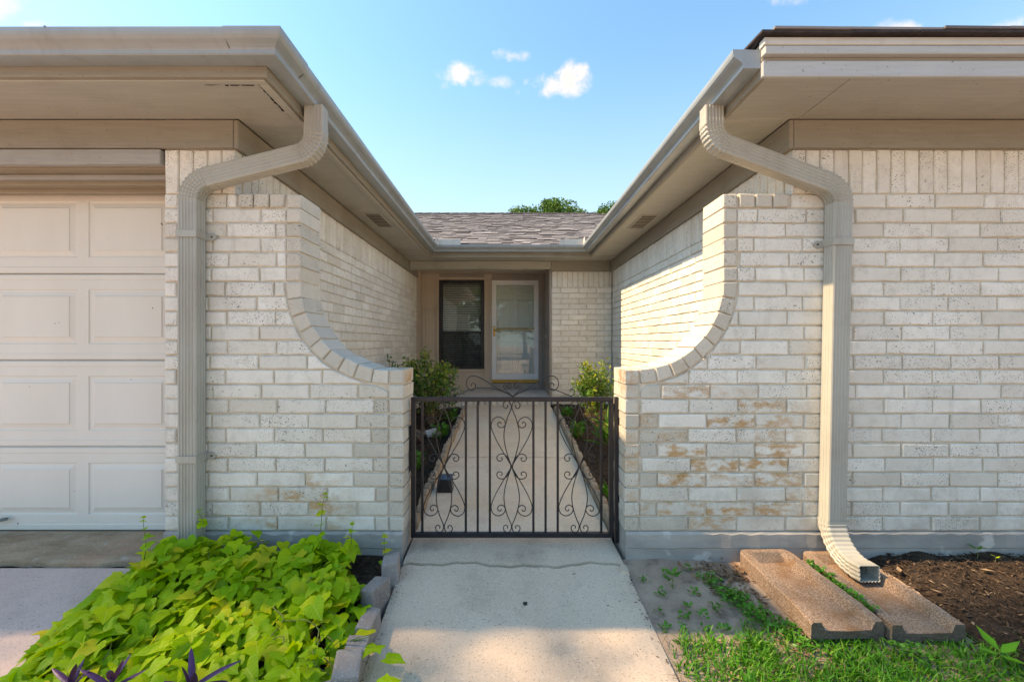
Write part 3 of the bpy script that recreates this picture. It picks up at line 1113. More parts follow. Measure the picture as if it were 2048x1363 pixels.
# ------------------------------------------------------------------ eaves
def soffit_vent(x0, x1, y0, y1, label):
    t = thing('soffit_vent', label, 'vent', ((x0 + x1) / 2, (y0 + y1) / 2, ZSOF))
    cx, cy = (x0 + x1) / 2, (y0 + y1) / 2
    mb = MB()
    f = 0.016
    z0, z1 = -0.006, 0.001
    mb.box(x0 - cx, x1 - cx, y0 - cy, y0 - cy + f, z0, z1).box(x0 - cx, x1 - cx, y1 - cy - f, y1 - cy, z0, z1)
    mb.box(x0 - cx, x0 - cx + f, y0 - cy + f, y1 - cy - f, z0, z1).box(x1 - cx - f, x1 - cx, y0 - cy + f, y1 - cy - f, z0, z1)
    link_mesh('frame', mb.mesh('frame'), M['soffit'], t)
    link_mesh('backing', MB().box(x0 - cx + f, x1 - cx - f, y0 - cy + f, y1 - cy - f, -0.0012, 0.001).mesh('backing'), M['dark_gap'], t)
    n = 9
    for i in range(n):
        y = y0 - cy + f + (y1 - y0 - 2 * f) * (i + 0.5) / n
        me = MB().add([(x0 - cx + f, y - 0.006, -0.002), (x1 - cx - f, y - 0.006, -0.002), (x1 - cx - f, y + 0.004, -0.0075), (x0 - cx + f, y + 0.004, -0.0075),
                       (x0 - cx + f, y - 0.005, -0.0012), (x1 - cx - f, y - 0.005, -0.0012), (x1 - cx - f, y + 0.005, -0.0065), (x0 - cx + f, y + 0.005, -0.0065)],
                      [(3, 2, 1, 0), (4, 5, 6, 7), (0, 1, 5, 4), (1, 2, 6, 5), (2, 3, 7, 6), (3, 0, 4, 7)]).mesh('slat')
        link_mesh('slat', me, M['wood_y'], t)


def build_eaves():
    # left (garage side)
    t = thing('eave', 'taupe boxed eave over the garage and left side of the court, rotted at the corner', 'eave')
    th = 0.012
    board('soffit_panel', -7.4, FX_L - 0.022, FY + 0.022, YW - 0.026, ZSOF, ZSOF + th, M['soffit'], t, 0.001)
    board('soffit_panel', XL + 0.028, FX_L - 0.022, YW - 0.023, FY_FAR + 0.0, ZSOF + 0.001, ZSOF + th, M['soffit'], t, 0.001)
    board('fascia', -7.4, FX_L, FY, FY + 0.020, ZSOF - 0.002, ZSOF + 0.165, M['wood_x'], t)
    board('fascia', FX_L - 0.020, FX_L - 0.0005, FY + 0.021, FY_FAR - 0.001, ZSOF - 0.002, ZSOF + 0.165, M['wood_y'], t)
    # trim strip under the fascia edge
    board('trim_strip', -7.4, FX_L - 0.022, FY + 0.0215, FY + 0.052, ZSOF - 0.009, ZSOF - 0.0005, M['soffit'], t, 0.002)
    board('trim_strip', FX_L - 0.062, FX_L - 0.0225, FY + 0.055, FY_FAR - 0.03, ZSOF - 0.012, ZSOF - 0.0005, M['soffit'], t, 0.002)
    board('frieze_board', -7.4, XL + 0.0, YW - 0.024, YW - 0.002, ZTOP - 0.002, ZSOF - 0.0015, M['wood_x'], t)
    board('frieze_board', XL + 0.001, XL + 0.025, YW - 0.022, YLEFT_END + 0.01, ZTOP - 0.004, ZSOF - 0.0015, M['wood_y'], t)
    # rotten, torn edge of the soffit near the corner
    for i in range(16):
        if i < 6:
            x = FX_L - 0.30 + i * 0.036 + random.uniform(-.01, .01)
            y = FY + 0.056 + random.uniform(0, .012)
            w, d = random.uniform(.012, .04), random.uniform(.004, .014)
        else:
            x = FX_L - 0.064 - random.uniform(0, .014)
            y = FY + 0.05 + (i - 6) * 0.033
            w, d = random.uniform(.004, .014), random.uniform(.014, .045)
        mb = MB()
        a = [(x + w * math.cos(q) * random.uniform(.5, 1), y + d * math.sin(q) * random.uniform(.5, 1)) for q in lin(0, 5.4, 7)]
        mb.loft([[(p[0], p[1], ZSOF - 0.0025) for p in a], [(p[0], p[1], ZSOF + 0.004) for p in a]])
        link_mesh('rot_patch', mb.mesh('rot_patch'), M['dark_gap'], t)
    # right
    t = thing('eave', 'taupe boxed eave with pale fascia over the right wing of the house', 'eave')
    board('soffit_panel', XR + 0.022, 4.4, FY + 0.022, YW - 0.026, ZSOF, ZSOF + th, M['soffit'], t, 0.001)
    board('soffit_panel', FX_R + 0.022, XR + 0.019, FY + 0.022, YW - 0.026, ZSOF + 0.001, ZSOF + th, M['soffit'], t, 0.001)
    board('soffit_panel', FX_R + 0.022, XR - 0.028, YW - 0.025, FY_FAR, ZSOF + 0.001, ZSOF + th, M['soffit'], t, 0.001)
    board('fascia', FX_R, 4.4, FY, FY + 0.020, ZSOF - 0.002, ZSOF + 0.068, M['fascia_white'], t)
    board('fascia', FX_R, 4.4, FY + 0.006, FY + 0.020, ZSOF + 0.0695, ZSOF + 0.086, M['wood_x'], t, 0.001)
    board('fascia', FX_R, 4.4, FY - 0.018, FY + 0.020, ZSOF + 0.0875, ZSOF + 0.124, M['fascia_white'], t)
    board('drip_edge', FX_R - 0.006, 4.4, FY - 0.022, FY + 0.020, ZSOF + 0.1255, ZSOF + 0.158, M['flashing'], t)
    board('fascia', FX_R + 0.0005, FX_R + 0.020, FY + 0.021, FY_FAR - 0.001, ZSOF - 0.002, ZSOF + 0.158, M['wood_y'], t)
    board('frieze_board', XR + 0.0, 4.4, YW - 0.024, YW - 0.002, ZTOP - 0.002, ZSOF - 0.0015, M['wood_x'], t)
    board('frieze_board', XR - 0.025, XR - 0.001, YW - 0.022, YFAR - 0.026, ZTOP - 0.004, ZSOF - 0.0015, M['wood_y'], t)
    # back of the court
    t = thing('eave', 'taupe boxed eave over the front door at the back of the court', 'eave')
    board('soffit_panel', XL + 0.028, XR - 0.002, FY_FAR + 0.022, YFAR - 0.026, ZSOF - 0.002, ZSOF + th, M['soffit'], t, 0.001)
    board('fascia', FX_L - 0.02, FX_R + 0.02, FY_FAR, FY_FAR + 0.020, ZSOF - 0.02, ZSOF + 0.15, M['wood_x'], t)
    board('frieze_board', XALC - 0.012, XR - 0.027, YFAR - 0.024, YFAR - 0.002, ZTOP - 0.002, ZSOF - 0.0025, M['wood_x'], t)
    board('beam', XL + 0.027, XALC - 0.014, YFAR - 0.018, YFAR + 0.09, 2.205, ZSOF - 0.0025, M['soffit'], t, 0.004)
    soffit_vent(-1.335, -1.165, 3.92, 4.42, 'slatted soffit vent in the left eave of the court')
    soffit_vent(1.235, 1.405, 3.97, 4.47, 'slatted soffit vent in the right eave of the court')


build_eaves()


# ------------------------------------------------------------------ gutters
GZ = CAM_H + 1.222
GPROF = [(0.003, 0.082), (0.001, 0.0), (0.074, 0.0), (0.079, 0.004), (0.080, 0.016), (0.084, 0.024), (0.096, 0.034), (0.112, 0.044), (0.121, 0.054), (0.125, 0.066),
         (0.126, 0.078), (0.1255, 0.084), (0.122, 0.085), (0.112, 0.0845), (0.112, 0.081), (0.119, 0.080), (0.119, 0.068), (0.114, 0.058), (0.104, 0.050), (0.088, 0.041), (0.076, 0.030),
         (0.073, 0.018), (0.071, 0.006), (0.006, 0.005), (0.006, 0.082)]


def build_gutters():
    def run(t, a, b, na, nb, sag=0.0):
        """a, b: fascia-line points; na, nb: plan offsets per metre of depth at each end (mitre)"""
        mb = MB()
        k = 14
        rings = []
        for i in range(k):
            s = i / (k - 1)
            p = (a[0] + (b[0] - a[0]) * s, a[1] + (b[1] - a[1]) * s)
            if i == 0:
                n = na
            elif i == k - 1:
                n = nb
            else:
                q = [c for c in (na, nb)]
                n = (na[0] if abs(na[0]) == abs(nb[0]) and na[0] == nb[0] else 0, na[1] if na[1] == nb[1] else 0)
            z = GZ - sag * math.sin(math.pi * s) + random.uniform(-.0008, .0008)
            rings.append([(p[0] + n[0] * d, p[1] + n[1] * d, z + h) for d, h in GPROF])
        mb.loft(rings, True, True)
        return link_mesh('gutter_run', mb.mesh('gutter_run'), M['gutter'], t)

    t = thing('gutter', 'long taupe gutter running from the garage front round the court eaves', 'gutter')
    A, B, C, D, E = (-7.4, FY - .001), (FX_L, FY - .001), (FX_L, FY_FAR - .001), (FX_R, FY_FAR - .001), (FX_R, FY + 0.022)
    run(t, A, B, (0, -1), (1, -1), 0.002)
    run(t, B, C, (1, -1), (1, -1), 0.004)
    run(t, C, D, (1, -1), (-1, -1), 0.001)
    run(t, D, E, (-1, -1), (-1, 0), 0.004)
    # end cap on the right run
    o = [p for p in GPROF[:13]]
    me = poly_extrude([(FX_R - d, GZ + h) for d, h in o], FY + 0.0145, FY + 0.0215, 'end_cap')
    link_mesh('end_cap', me, M['gutter'], t)
    # corner strip: sleeves that cover the mitre
    def sleeve(p0, p1, n0, n1):
        mb = MB()
        rings = []
        for p, n in ((p0, n0), (p1, n1)):
            ring = []
            for d, h in GPROF[1:13]:
                ring.append((p[0] + n[0] * (d + 0.0022), p[1] + n[1] * (d + 0.0022), GZ + h * 1.0 + (-0.0022 if h < 0.01 else 0.0012)))
            for d, h in reversed(GPROF[1:13]):
                ring.append((p[0] + n[0] * (d + 0.0008), p[1] + n[1] * (d + 0.0008), GZ + h + (-0.0008 if h < 0.01 else 0.0)))
            rings.append(ring)
        mb.loft(rings, True, True)
        link_mesh('corner_sleeve', mb.mesh('corner_sleeve'), M['gutter'], t)
    sleeve((FX_L - 0.11, FY - .001), B, (0, -1), (1, -1))
    sleeve(B, (FX_L, FY + 0.12), (1, -1), (1, 0))
    # hidden hanger clip on the front run
    for x in (-1.06 - 0.86, -1.06 - 1.9):
        board('hanger_clip', x, x + 0.006, FY - 0.130, FY - 0.112, GZ + 0.078, GZ + 0.087, M['gutter'], t, 0.001)
    # splash guards in the two inner corners
    for s, xa in ((1, FX_L + 0.135), (-1, FX_R - 0.135)):
        a, b = sorted((xa, xa + s * 0.30))
        link_mesh('splash_guard', bevel_box(a, b, FY_FAR - 0.124, FY_FAR - 0.120, GZ + 0.082, GZ + 0.155, 0.001), M['flashing'], t)
        a, b = sorted((xa - s * 0.014, xa - s * 0.010))
        link_mesh('splash_guard', bevel_box(a, b, FY_FAR - 0.26, FY_FAR - 0.120, GZ + 0.083, GZ + 0.160, 0.001), M['flashing'], t)


build_gutters()


# ------------------------------------------------------------------ downspouts
def pipe_profile():
    w, d, r = 0.050, 0.038, 0.009
    pts = []
    n = 5
    # front side (b = -d): flutes
    def side(p0, p1, k, inward):
        out = []
        p0, p1 = Vector(p0), Vector(p1)
        inward = Vector(inward)
        for i in range(k):
            c = (i + 0.5) / k
            hw = 0.22 / k
            out += [p0.lerp(p1, c - hw * 1.7), p0.lerp(p1, c - hw) + inward * 0.0032, p0.lerp(p1, c + hw) + inward * 0.0032, p0.lerp(p1, c + hw * 1.7)]
        return out
    pts += [Vector((-w, -d + r)), Vector((-w + r * .3, -d + r * .3)), Vector((-w + r, -d))]
    pts += side((-w + r, -d), (w - r, -d), 5, (0, 1))
    pts += [Vector((w - r, -d)), Vector((w - r * .3, -d + r * .3)), Vector((w, -d + r))]
    pts += side((w, -d + r), (w, d - r), 3, (-1, 0))
    pts += [Vector((w, d - r)), Vector((w - r * .3, d - r * .3)), Vector((w - r, d)), Vector((-w + r, d)), Vector((-w + r * .3, d - r * .3)), Vector((-w, d - r))]
    pts += side((-w, d - r), (-w, -d + r), 3, (1, 0))
    return pts


PPROF = pipe_profile()


def pipe_ring(p, t, B, s=1.0):
    n = B.cross(t).normalized()
    return [p + n * (q.x * s) + B * (q.y * s) for q in PPROF]


def build_downspout(name_label, V, B, radii, straps, foot=None, foot_label=None):
    """V: centre-line corners in the plane square to B; elbows are crimped"""
    t = thing('downspout', name_label, 'downspout')
    V = [Vector(v) for v in V]
    cur = V[0]
    for i in range(1, len(V)):
        last = i == len(V) - 1
        d0 = (V[i] - V[i - 1]).normalized()
        if last:
            end = V[i]
        else:
            d1 = (V[i + 1] - V[i]).normalized()
            ang = d0.angle(d1)
            tl = radii[i - 1] * math.tan(ang / 2)
            end = V[i] - d0 * tl
        mb = MB()
        L = (end - cur).length
        k = max(2, int(L / 0.12))
        rings = [pipe_ring(cur.lerp(end, j / (k - 1)), d0, B, 1.0 - 0.004 * (j % 2)) for j in range(k)]
        mb.loft(rings, True, True)
        link_mesh('pipe', mb.mesh('pipe'), M['downspout'], t)
        if not last:
            # crimped elbow
            ctr = end + (d1 - d0 * d1.dot(d0)).normalized() * radii[i - 1]
            arm = end - ctr
            axis = d0.cross(d1).normalized()
            n = 17
            rings = [pipe_ring(end - d0 * 0.035, d0, B, 1.03), pipe_ring(end, d0, B, 1.035)]
            for j in range(n + 1):
                a = ang * j / n
                q = Matrix.Rotation(a, 3, axis)
                rings.append(pipe_ring(ctr + q @ arm, q @ d0, B, (1.06 if j % 2 == 0 else 0.965)))
            e2 = ctr + Matrix.Rotation(ang, 3, axis) @ arm
            rings.append(pipe_ring(e2 + d1 * 0.03, d1, B, 1.03))
            mb = MB()
            mb.loft(rings, True, True)
            link_mesh('elbow', mb.mesh('elbow'), M['downspout'], t)
            cur = e2
    for (x, z, lean) in straps:
        mb = MB()
        y = V[-1].y
        ys0 = y - 0.0395
        # band across the front with the two ears on the wall
        for sx in (-1, 1):
            a, b = sorted((x + sx * 0.050, x + sx * 0.053))
            mb.box(a, b, ys0, YW - 0.0055, z - 0.017, z + 0.017)
        mb.box(x - 0.053, x + 0.053, ys0 - 0.004, ys0 - 0.0005, z - 0.018, z + 0.017)
        s = lean
        e = x + s * 0.053
        mb.loft([[(e, YW - 0.009, z - 0.017), (e, YW - 0.006, z - 0.017), (e, YW - 0.006, z + 0.017), (e, YW - 0.009, z + 0.017)],
                 [(e + s * 0.030, YW - 0.009, z - 0.022), (e + s * 0.030, YW - 0.006, z - 0.022), (e + s * 0.030, YW - 0.006, z + 0.020), (e + s * 0.030, YW - 0.009, z + 0.020)],
                 [(e + s * 0.052, YW - 0.009, z - 0.003), (e + s * 0.052, YW - 0.006, z - 0.003), (e + s * 0.052, YW - 0.006, z + 0.003), (e + s * 0.052, YW - 0.009, z + 0.003)]])
        so = link_mesh('strap', mb.mesh('strap'), M['downspout'], t)
        sb = MB()
        sb.tube([(e + s * 0.026, YW - 0.0125, z), (e + s * 0.026, YW - 0.0085, z)], 0.0045, 7)
        link_mesh('screw', sb.mesh('screw'), M['dark_gap'], so)
    if foot:
        # kick-out shoe at the bottom, turned towards the yard; open mouth
        P, e, rad = [Vector(p) for p in foot], None, 0.17
        d0 = (P[1] - P[0]).normalized()
        d1 = (P[2] - P[1]).normalized()
        ang = d0.angle(d1)
        tl = rad * math.tan(ang / 2)
        st = P[1] - d0 * tl
        ctr = st + (d1 - d0 * d1.dot(d0)).normalized() * rad
        axis = d0.cross(d1).normalized()
        Bx = Vector((0, 1, 0))
        rings = []
        n = 20

        def ring(p, tt, s):
            w = Vector((1, 0, 0))
            bb = w.cross(tt).normalized() * -1
            return [p + w * (q.x * s) + bb * (q.y * s) for q in PPROF]
        rings.append(ring(P[0], d0, 1.03))
        for j in range(n + 1):
            q = Matrix.Rotation(ang * j / n, 3, axis)
            rings.append(ring(ctr + q @ (st - ctr), q @ d0, 1.05 if j % 2 == 0 else 0.975))
        rings.append(ring(P[2], d1, 1.0))
        inner = [[p.lerp(sum(r, Vector()) / len(r), 0.06) for p in r] for r in rings]
        mb = MB()
        mb.loft(rings + inner[::-1], True, False)
        so = link_mesh('shoe', mb.mesh('shoe'), M['downspout'], t)
        if foot_label:
            so['label'] = foot_label
    return t


BY = Vector((0, 1, 0))
YP = 2.2545
build_downspout('clay coloured downspout crossing the right brick wall, ending on a splash block',
                [(1.068, YP, GZ + 0.004), (1.068, YP, 2.188), (1.735, YP, 1.942), (1.699, YP, 0.155)], BY, [0.11, 0.11],
                [(1.729, 1.66, -1)], [(1.699, YP, 0.165), (1.699, YP, 0.035), (1.700, 2.02, 0.052)], 'crimped downspout shoe with torn bent mouth')
build_downspout('clay coloured downspout running down beside the garage door into the lime vine',
                [(-1.006, YP, GZ + 0.004), (-1.006, YP, 2.135), (-1.6575, YP, 1.972), (-1.6575, YP, -0.02)], BY, [0.11, 0.12],
                [(-1.6575, 1.700, 1), (-1.6575, 0.536, 1)])


# ------------------------------------------------------------------ roofs
SLOPE = 5 / 12
RZ = CAM_H + 1.310


def shingle_mesh(w, d=0.135, th=0.007):
    me = bevel_box(-w / 2, w / 2, 0, d, 0, th, 0.0, 'shingle', 0.0)
    for v in me.vertices:
        if v.co.y < 0.01 and v.co.z > th * .5:
            v.co.z += random.uniform(-.001, .001)
    return me


def build_roofs():
    t = thing('roof', 'grey purple shingle roof over the front door at the back of the court', 'roof')
    F, D = FY_FAR - 0.02, 3.65
    zr = RZ + D * SLOPE
    deck = [(FX_L, F, RZ), (FX_R, F, RZ), (FX_R + 2.16, F + 2.16, RZ + 2.16 * SLOPE), (1.80, F + D, zr), (-4.8, F + D, zr)]
    back = [(1.80, F + D, zr), (-4.8, F + D, zr), (-4.8, F + 2 * D, RZ), (5.4, F + 2 * D, RZ)]
    hip = [(1.80, F + D, zr), (FX_R + 2.16, F + 2.16, RZ + 2.16 * SLOPE), (5.4, F + 0.05, RZ), (5.4, F + 2 * D, RZ)]
    mb = MB()
    for poly in (deck, back, hip):
        mb.add(poly, [tuple(range(len(poly)))])
    link_mesh('roof_deck', mb.mesh('roof_deck'), M['shingle'], t)
    ws = [0.10, 0.13, 0.16, 0.19, 0.23, 0.27]
    meshes = [shingle_mesh(w) for w in ws]
    ang = math.atan(SLOPE)
    ex = 0.112
    k, n_ = 0, 0
    far = MB()
    while True:
        s = -0.03 + k * ex
        y, z = F + s * math.cos(ang), RZ + 0.006 + s * math.sin(ang)
        if y > F + D - 0.06:
            break
        x = -(y * 0.20 + 0.10) - random.uniform(0, .3)
        lim = y * 0.222 + 0.06
        while x < lim:
            i = random.choice([0, 1, 2, 3, 4, 5])
            w = ws[i]
            lift = random.choice([0.0, 0.0, 0.006])
            lc, rt = (x + w / 2, y - random.choice([0, 0, .02]), z + lift), (ang - 0.06, random.uniform(-.002, .002), 0)
            if n_ < 300:
                link_mesh('shingle', meshes[i], M['shingle'], t, lc, rt)
            else:
                T = Matrix.Translation(lc) @ Euler(rt).to_matrix().to_4x4()
                far.add([T @ v.co for v in meshes[i].vertices], [tuple(p.vertices) for p in meshes[i].polygons])
            x += w + 0.003
            n_ += 1
        k += 1
    if far.v:
        o = link_mesh('shingles', far.mesh('shingles', False, False), M['shingle_far'], t)
        o['kind'] = 'stuff'
    # ridge caps
    x = -2.6
    rc = MB()
    rc.loft([[(0, -0.10, -0.042), (0, 0, 0.004), (0, 0.10, -0.042), (0, 0.10, -0.034), (0, 0, 0.013), (0, -0.10, -0.034)],
             [(0.30, -0.10, -0.030), (0.30, 0, 0.016), (0.30, 0.10, -0.030), (0.30, 0.10, -0.022), (0.30, 0, 0.025), (0.30, -0.10, -0.022)]])
    rme = rc.mesh('ridge_cap')
    while x < 1.7:
        link_mesh('ridge_cap', rme, M['roof_deck'], t, (x, F + D, zr + 0.012))
        x += 0.20
    for i in range(8):
        q = i * 0.2 / 1.414
        link_mesh('ridge_cap', rme, M['roof_deck'], t, (1.80 + q, F + D - q, zr - q * SLOPE + 0.012), (0, math.atan(SLOPE / 1.414), -math.pi / 4))
    # garage-side roof
    t = thing('roof', 'shingle roof over the garage, its edge hidden behind the gutter', 'roof')
    L = 3.0
    zl = RZ + L * SLOPE
    mb = MB()
    fl, fy = FX_L + 0.015, FY - 0.015
    mb.add([(-7.5, fy, RZ), (fl, fy, RZ), (fl - L, fy + L, zl), (-7.5, fy + L, zl)], [(0, 1, 2, 3)])
    mb.add([(fl, fy, RZ), (fl, F, RZ), (fl - L, F + L, zl), (fl - L, fy + L, zl)], [(0, 1, 2, 3)])
    mb.add([(-7.5, fy + L, zl), (fl - L, fy + L, zl), (fl - L, F + L, zl), (-7.5, F + L, zl)], [(0, 1, 2, 3)])
    mb.add([(-7.5, fy, RZ), (-7.5, fy + L, zl), (-7.5, F + L, zl), (-7.5, F + L, 0), (-7.5, fy + .5, 0)], [(0, 1, 2, 3, 4)])
    link_mesh('roof_deck', mb.mesh('roof_deck'), M['shingle'], t)
    # right-hand roof
    t = thing('roof', 'shingle roof over the right wing with ragged dark shingle ends above the pale fascia', 'roof')
    mb = MB()
    fr = FX_R - 0.015
    zo = 0.035
    mb.add([(4.5, fy, RZ + zo), (fr, fy, RZ + zo), (fr + L, fy + L, zl), (4.5, fy + L, zl)], [(0, 1, 2, 3)])
    mb.add([(fr, fy, RZ + zo), (fr, F, RZ), (fr + L, F + L, zl), (fr + L, fy + L, zl)], [(0, 1, 2, 3)])
    mb.add([(4.5, fy, RZ), (4.5, fy + L, zl), (4.5, 12, zl), (4.5, 12, 0), (4.5, fy + .5, 0)], [(0, 1, 2, 3, 4)])
    link_mesh('roof_deck', mb.mesh('roof_deck'), M['shingle'], t)
    for layer in range(2):
        x = FX_R - 0.03 - (0.0 if layer == 0 else -0.05)
        while x < 4.3:
            w = random.choice([0.28, 0.33, 0.4])
            link_mesh('shingle', shingle_mesh(w, 0.2, 0.010), M['roof_deck'] if layer == 0 else M['shingle'], t,
                      (x + w / 2, FY - 0.045 - 0.006 * layer + random.uniform(-.004, .004), ZSOF + 0.1595 + layer * 0.011 + random.uniform(0, .002)),
                      (ang * 0.25, random.uniform(-.012, .012), 0))
            x += w + 0.002


build_roofs()


# ------------------------------------------------------------------ garage
def build_garage():
    XG = -1.850
    t = thing('garage_header', 'weathered wooden header and stepped stop trim above the garage door', 'door header')
    board('header_board', -7.0, XG, YW - 0.014, YW + 0.03, 2.088, ZTOP - 0.006, M['header_wood'], t, 0.003)
    board('jamb_head', -7.0, XG, YW + 0.031, 2.66, 2.078, 2.20, M['header_trim'], t, 0.002)
    board('stop_trim', -7.0, XG - 0.001, 2.40, 2.44, 2.052, 2.0775, M['header_wood'], t, 0.005)
    board('stop_trim', -7.0, XG - 0.001, 2.4405, 2.50, 2.030, 2.0770, M['header_trim'], t, 0.003)
    board('stop_trim', -7.0, XG - 0.001, 2.5005, 2.545, 2.006, 2.0765, M['header_trim'], t, 0.004)
    board('jamb_board', XG - 0.0, XG + 0.010, YW + 0.10, 2.66, 0.004, 2.077, M['header_trim'], t, 0.001)
    YD = 2.590
    d = thing('garage_door', 'off white panelled garage door with four sections', 'garage door', (-4.2, YD, 0.0))
    heights = [0.006, 0.512, 1.033, 1.554, 2.085]
    pitch, pw, x_right = 0.557, 0.487, -2.530
    for s in range(4):
        z0, z1 = heights[s] + 0.0015, heights[s + 1] - 0.0015
        bot, top = z0 + 0.095, z1 - 0.095
        xs = []
        k = 1
        while True:
            a = x_right + pitch * k
            if a > XG - 0.02:
                k -= 1
                break
            k += 1
        a = x_right + pitch * k
        cols = []
        while a > -6.9:
            cols.append((a, min(a + pw, XG - 0.02)))
            a -= pitch
        cols = cols[::-1]
        mb = MB()
        # face with holes, slightly shaped top and bottom rails
        brk = [-7.0]
        for c in cols:
            brk += [c[0], c[1]]
        brk.append(XG + 0.06)

        def q(x0, x1, za, zb, ya=0.0, yb=0.0):
            mb.add([(x0, ya, za), (x1, ya, za), (x1, yb, zb), (x0, yb, zb)], [(0, 1, 2, 3)])
        xa, xb = brk[0], brk[-1]
        q(xa, xb, z0, z0 + 0.006, 0.006, 0.0)
        q(xa, xb, z0 + 0.006, z0 + 0.036)
        q(xa, xb, z0 + 0.036, z0 + 0.039, 0.0, 0.003)
        q(xa, xb, z0 + 0.039, bot, 0.003, 0.003)
        q(xa, xb, top, z1 - 0.039, 0.003, 0.003)
        q(xa, xb, z1 - 0.039, z1 - 0.036, 0.003, 0.0)
        q(xa, xb, z1 - 0.036, z1 - 0.008)
        q(xa, xb, z1 - 0.008, z1, 0.0, 0.012)
        q(xa, xb, z1, z1 + 0.004, 0.012, 0.016)
        for i in range(0, len(brk) - 1, 2):
            q(brk[i], brk[i + 1], bot, top, 0.003, 0.003)
        sec = link_mesh('door_section', mb.mesh('door_section', False, False), M['garage'], d, (4.2, 0, 0))
        pm = {}
        for (a, b) in cols:
            w, h = round(b - a, 4), top - bot
            if w not in pm:
                rings = []
                for ins, y in ((0, 0.003), (0.004, 0.009), (0.013, 0.009), (0.040, 0.002), (0.043, -0.002), (0.050, -0.002)):
                    rings.append([(-w / 2 + ins, y, -h / 2 + ins), (w / 2 - ins, y, -h / 2 + ins), (w / 2 - ins, y, h / 2 - ins), (-w / 2 + ins, y, h / 2 - ins)])
                m2 = MB()
                m2.loft(rings, True, False)
                m2.f.append((20, 21, 22, 23))
                pm[w] = m2.mesh('raised_panel', False, False)
            link_mesh('raised_panel', pm[w], M['garage'], sec, ((a + b) / 2, 0, (bot + top) / 2))
    link_mesh('bottom_seal', MB().box(-2.8, 4.2 + XG + 0.05, 0.002, 0.03, -0.002, 0.0055).mesh('bottom_seal'), M['rubber'], d)
    # lever handle low on the door
    mb = MB()
    x = (0 - 1016) * YD / 860 + 4.2
    z = CAM_H - (1037 - 684) * YD / 860
    mb.loft([[(x - 0.15, -0.012, z - 0.010), (x - 0.15, -0.004, z - 0.010), (x - 0.15, -0.004, z + 0.004), (x - 0.15, -0.012, z + 0.004)],
             [(x + 0.02, -0.026, z - 0.008), (x + 0.02, -0.018, z - 0.008), (x + 0.02, -0.018, z + 0.005), (x + 0.02, -0.026, z + 0.005)],
             [(x + 0.045, -0.030, z - 0.004), (x + 0.045, -0.018, z - 0.004), (x + 0.045, -0.018, z + 0.016), (x + 0.045, -0.030, z + 0.016)],
             [(x + 0.066, -0.028, z + 0.000), (x + 0.066, -0.019, z + 0.000), (x + 0.066, -0.019, z + 0.018), (x + 0.066, -0.028, z + 0.018)],
             [(x + 0.074, -0.026, z + 0.005), (x + 0.074, -0.020, z + 0.005), (x + 0.074, -0.020, z + 0.014), (x + 0.074, -0.026, z + 0.014)]])
    mb.box(x - 0.15, x - 0.11, -0.005, 0.001, z - 0.03, z + 0.025)
    link_mesh('handle', mb.mesh('handle'), M['lever'], d)


build_garage()


# ------------------------------------------------------------------ entry alcove, window and door
PX = YDOOR / 860


def ax(px):
    return (px - 1016) * PX


def az(py):
    return CAM_H - (py - 684) * PX


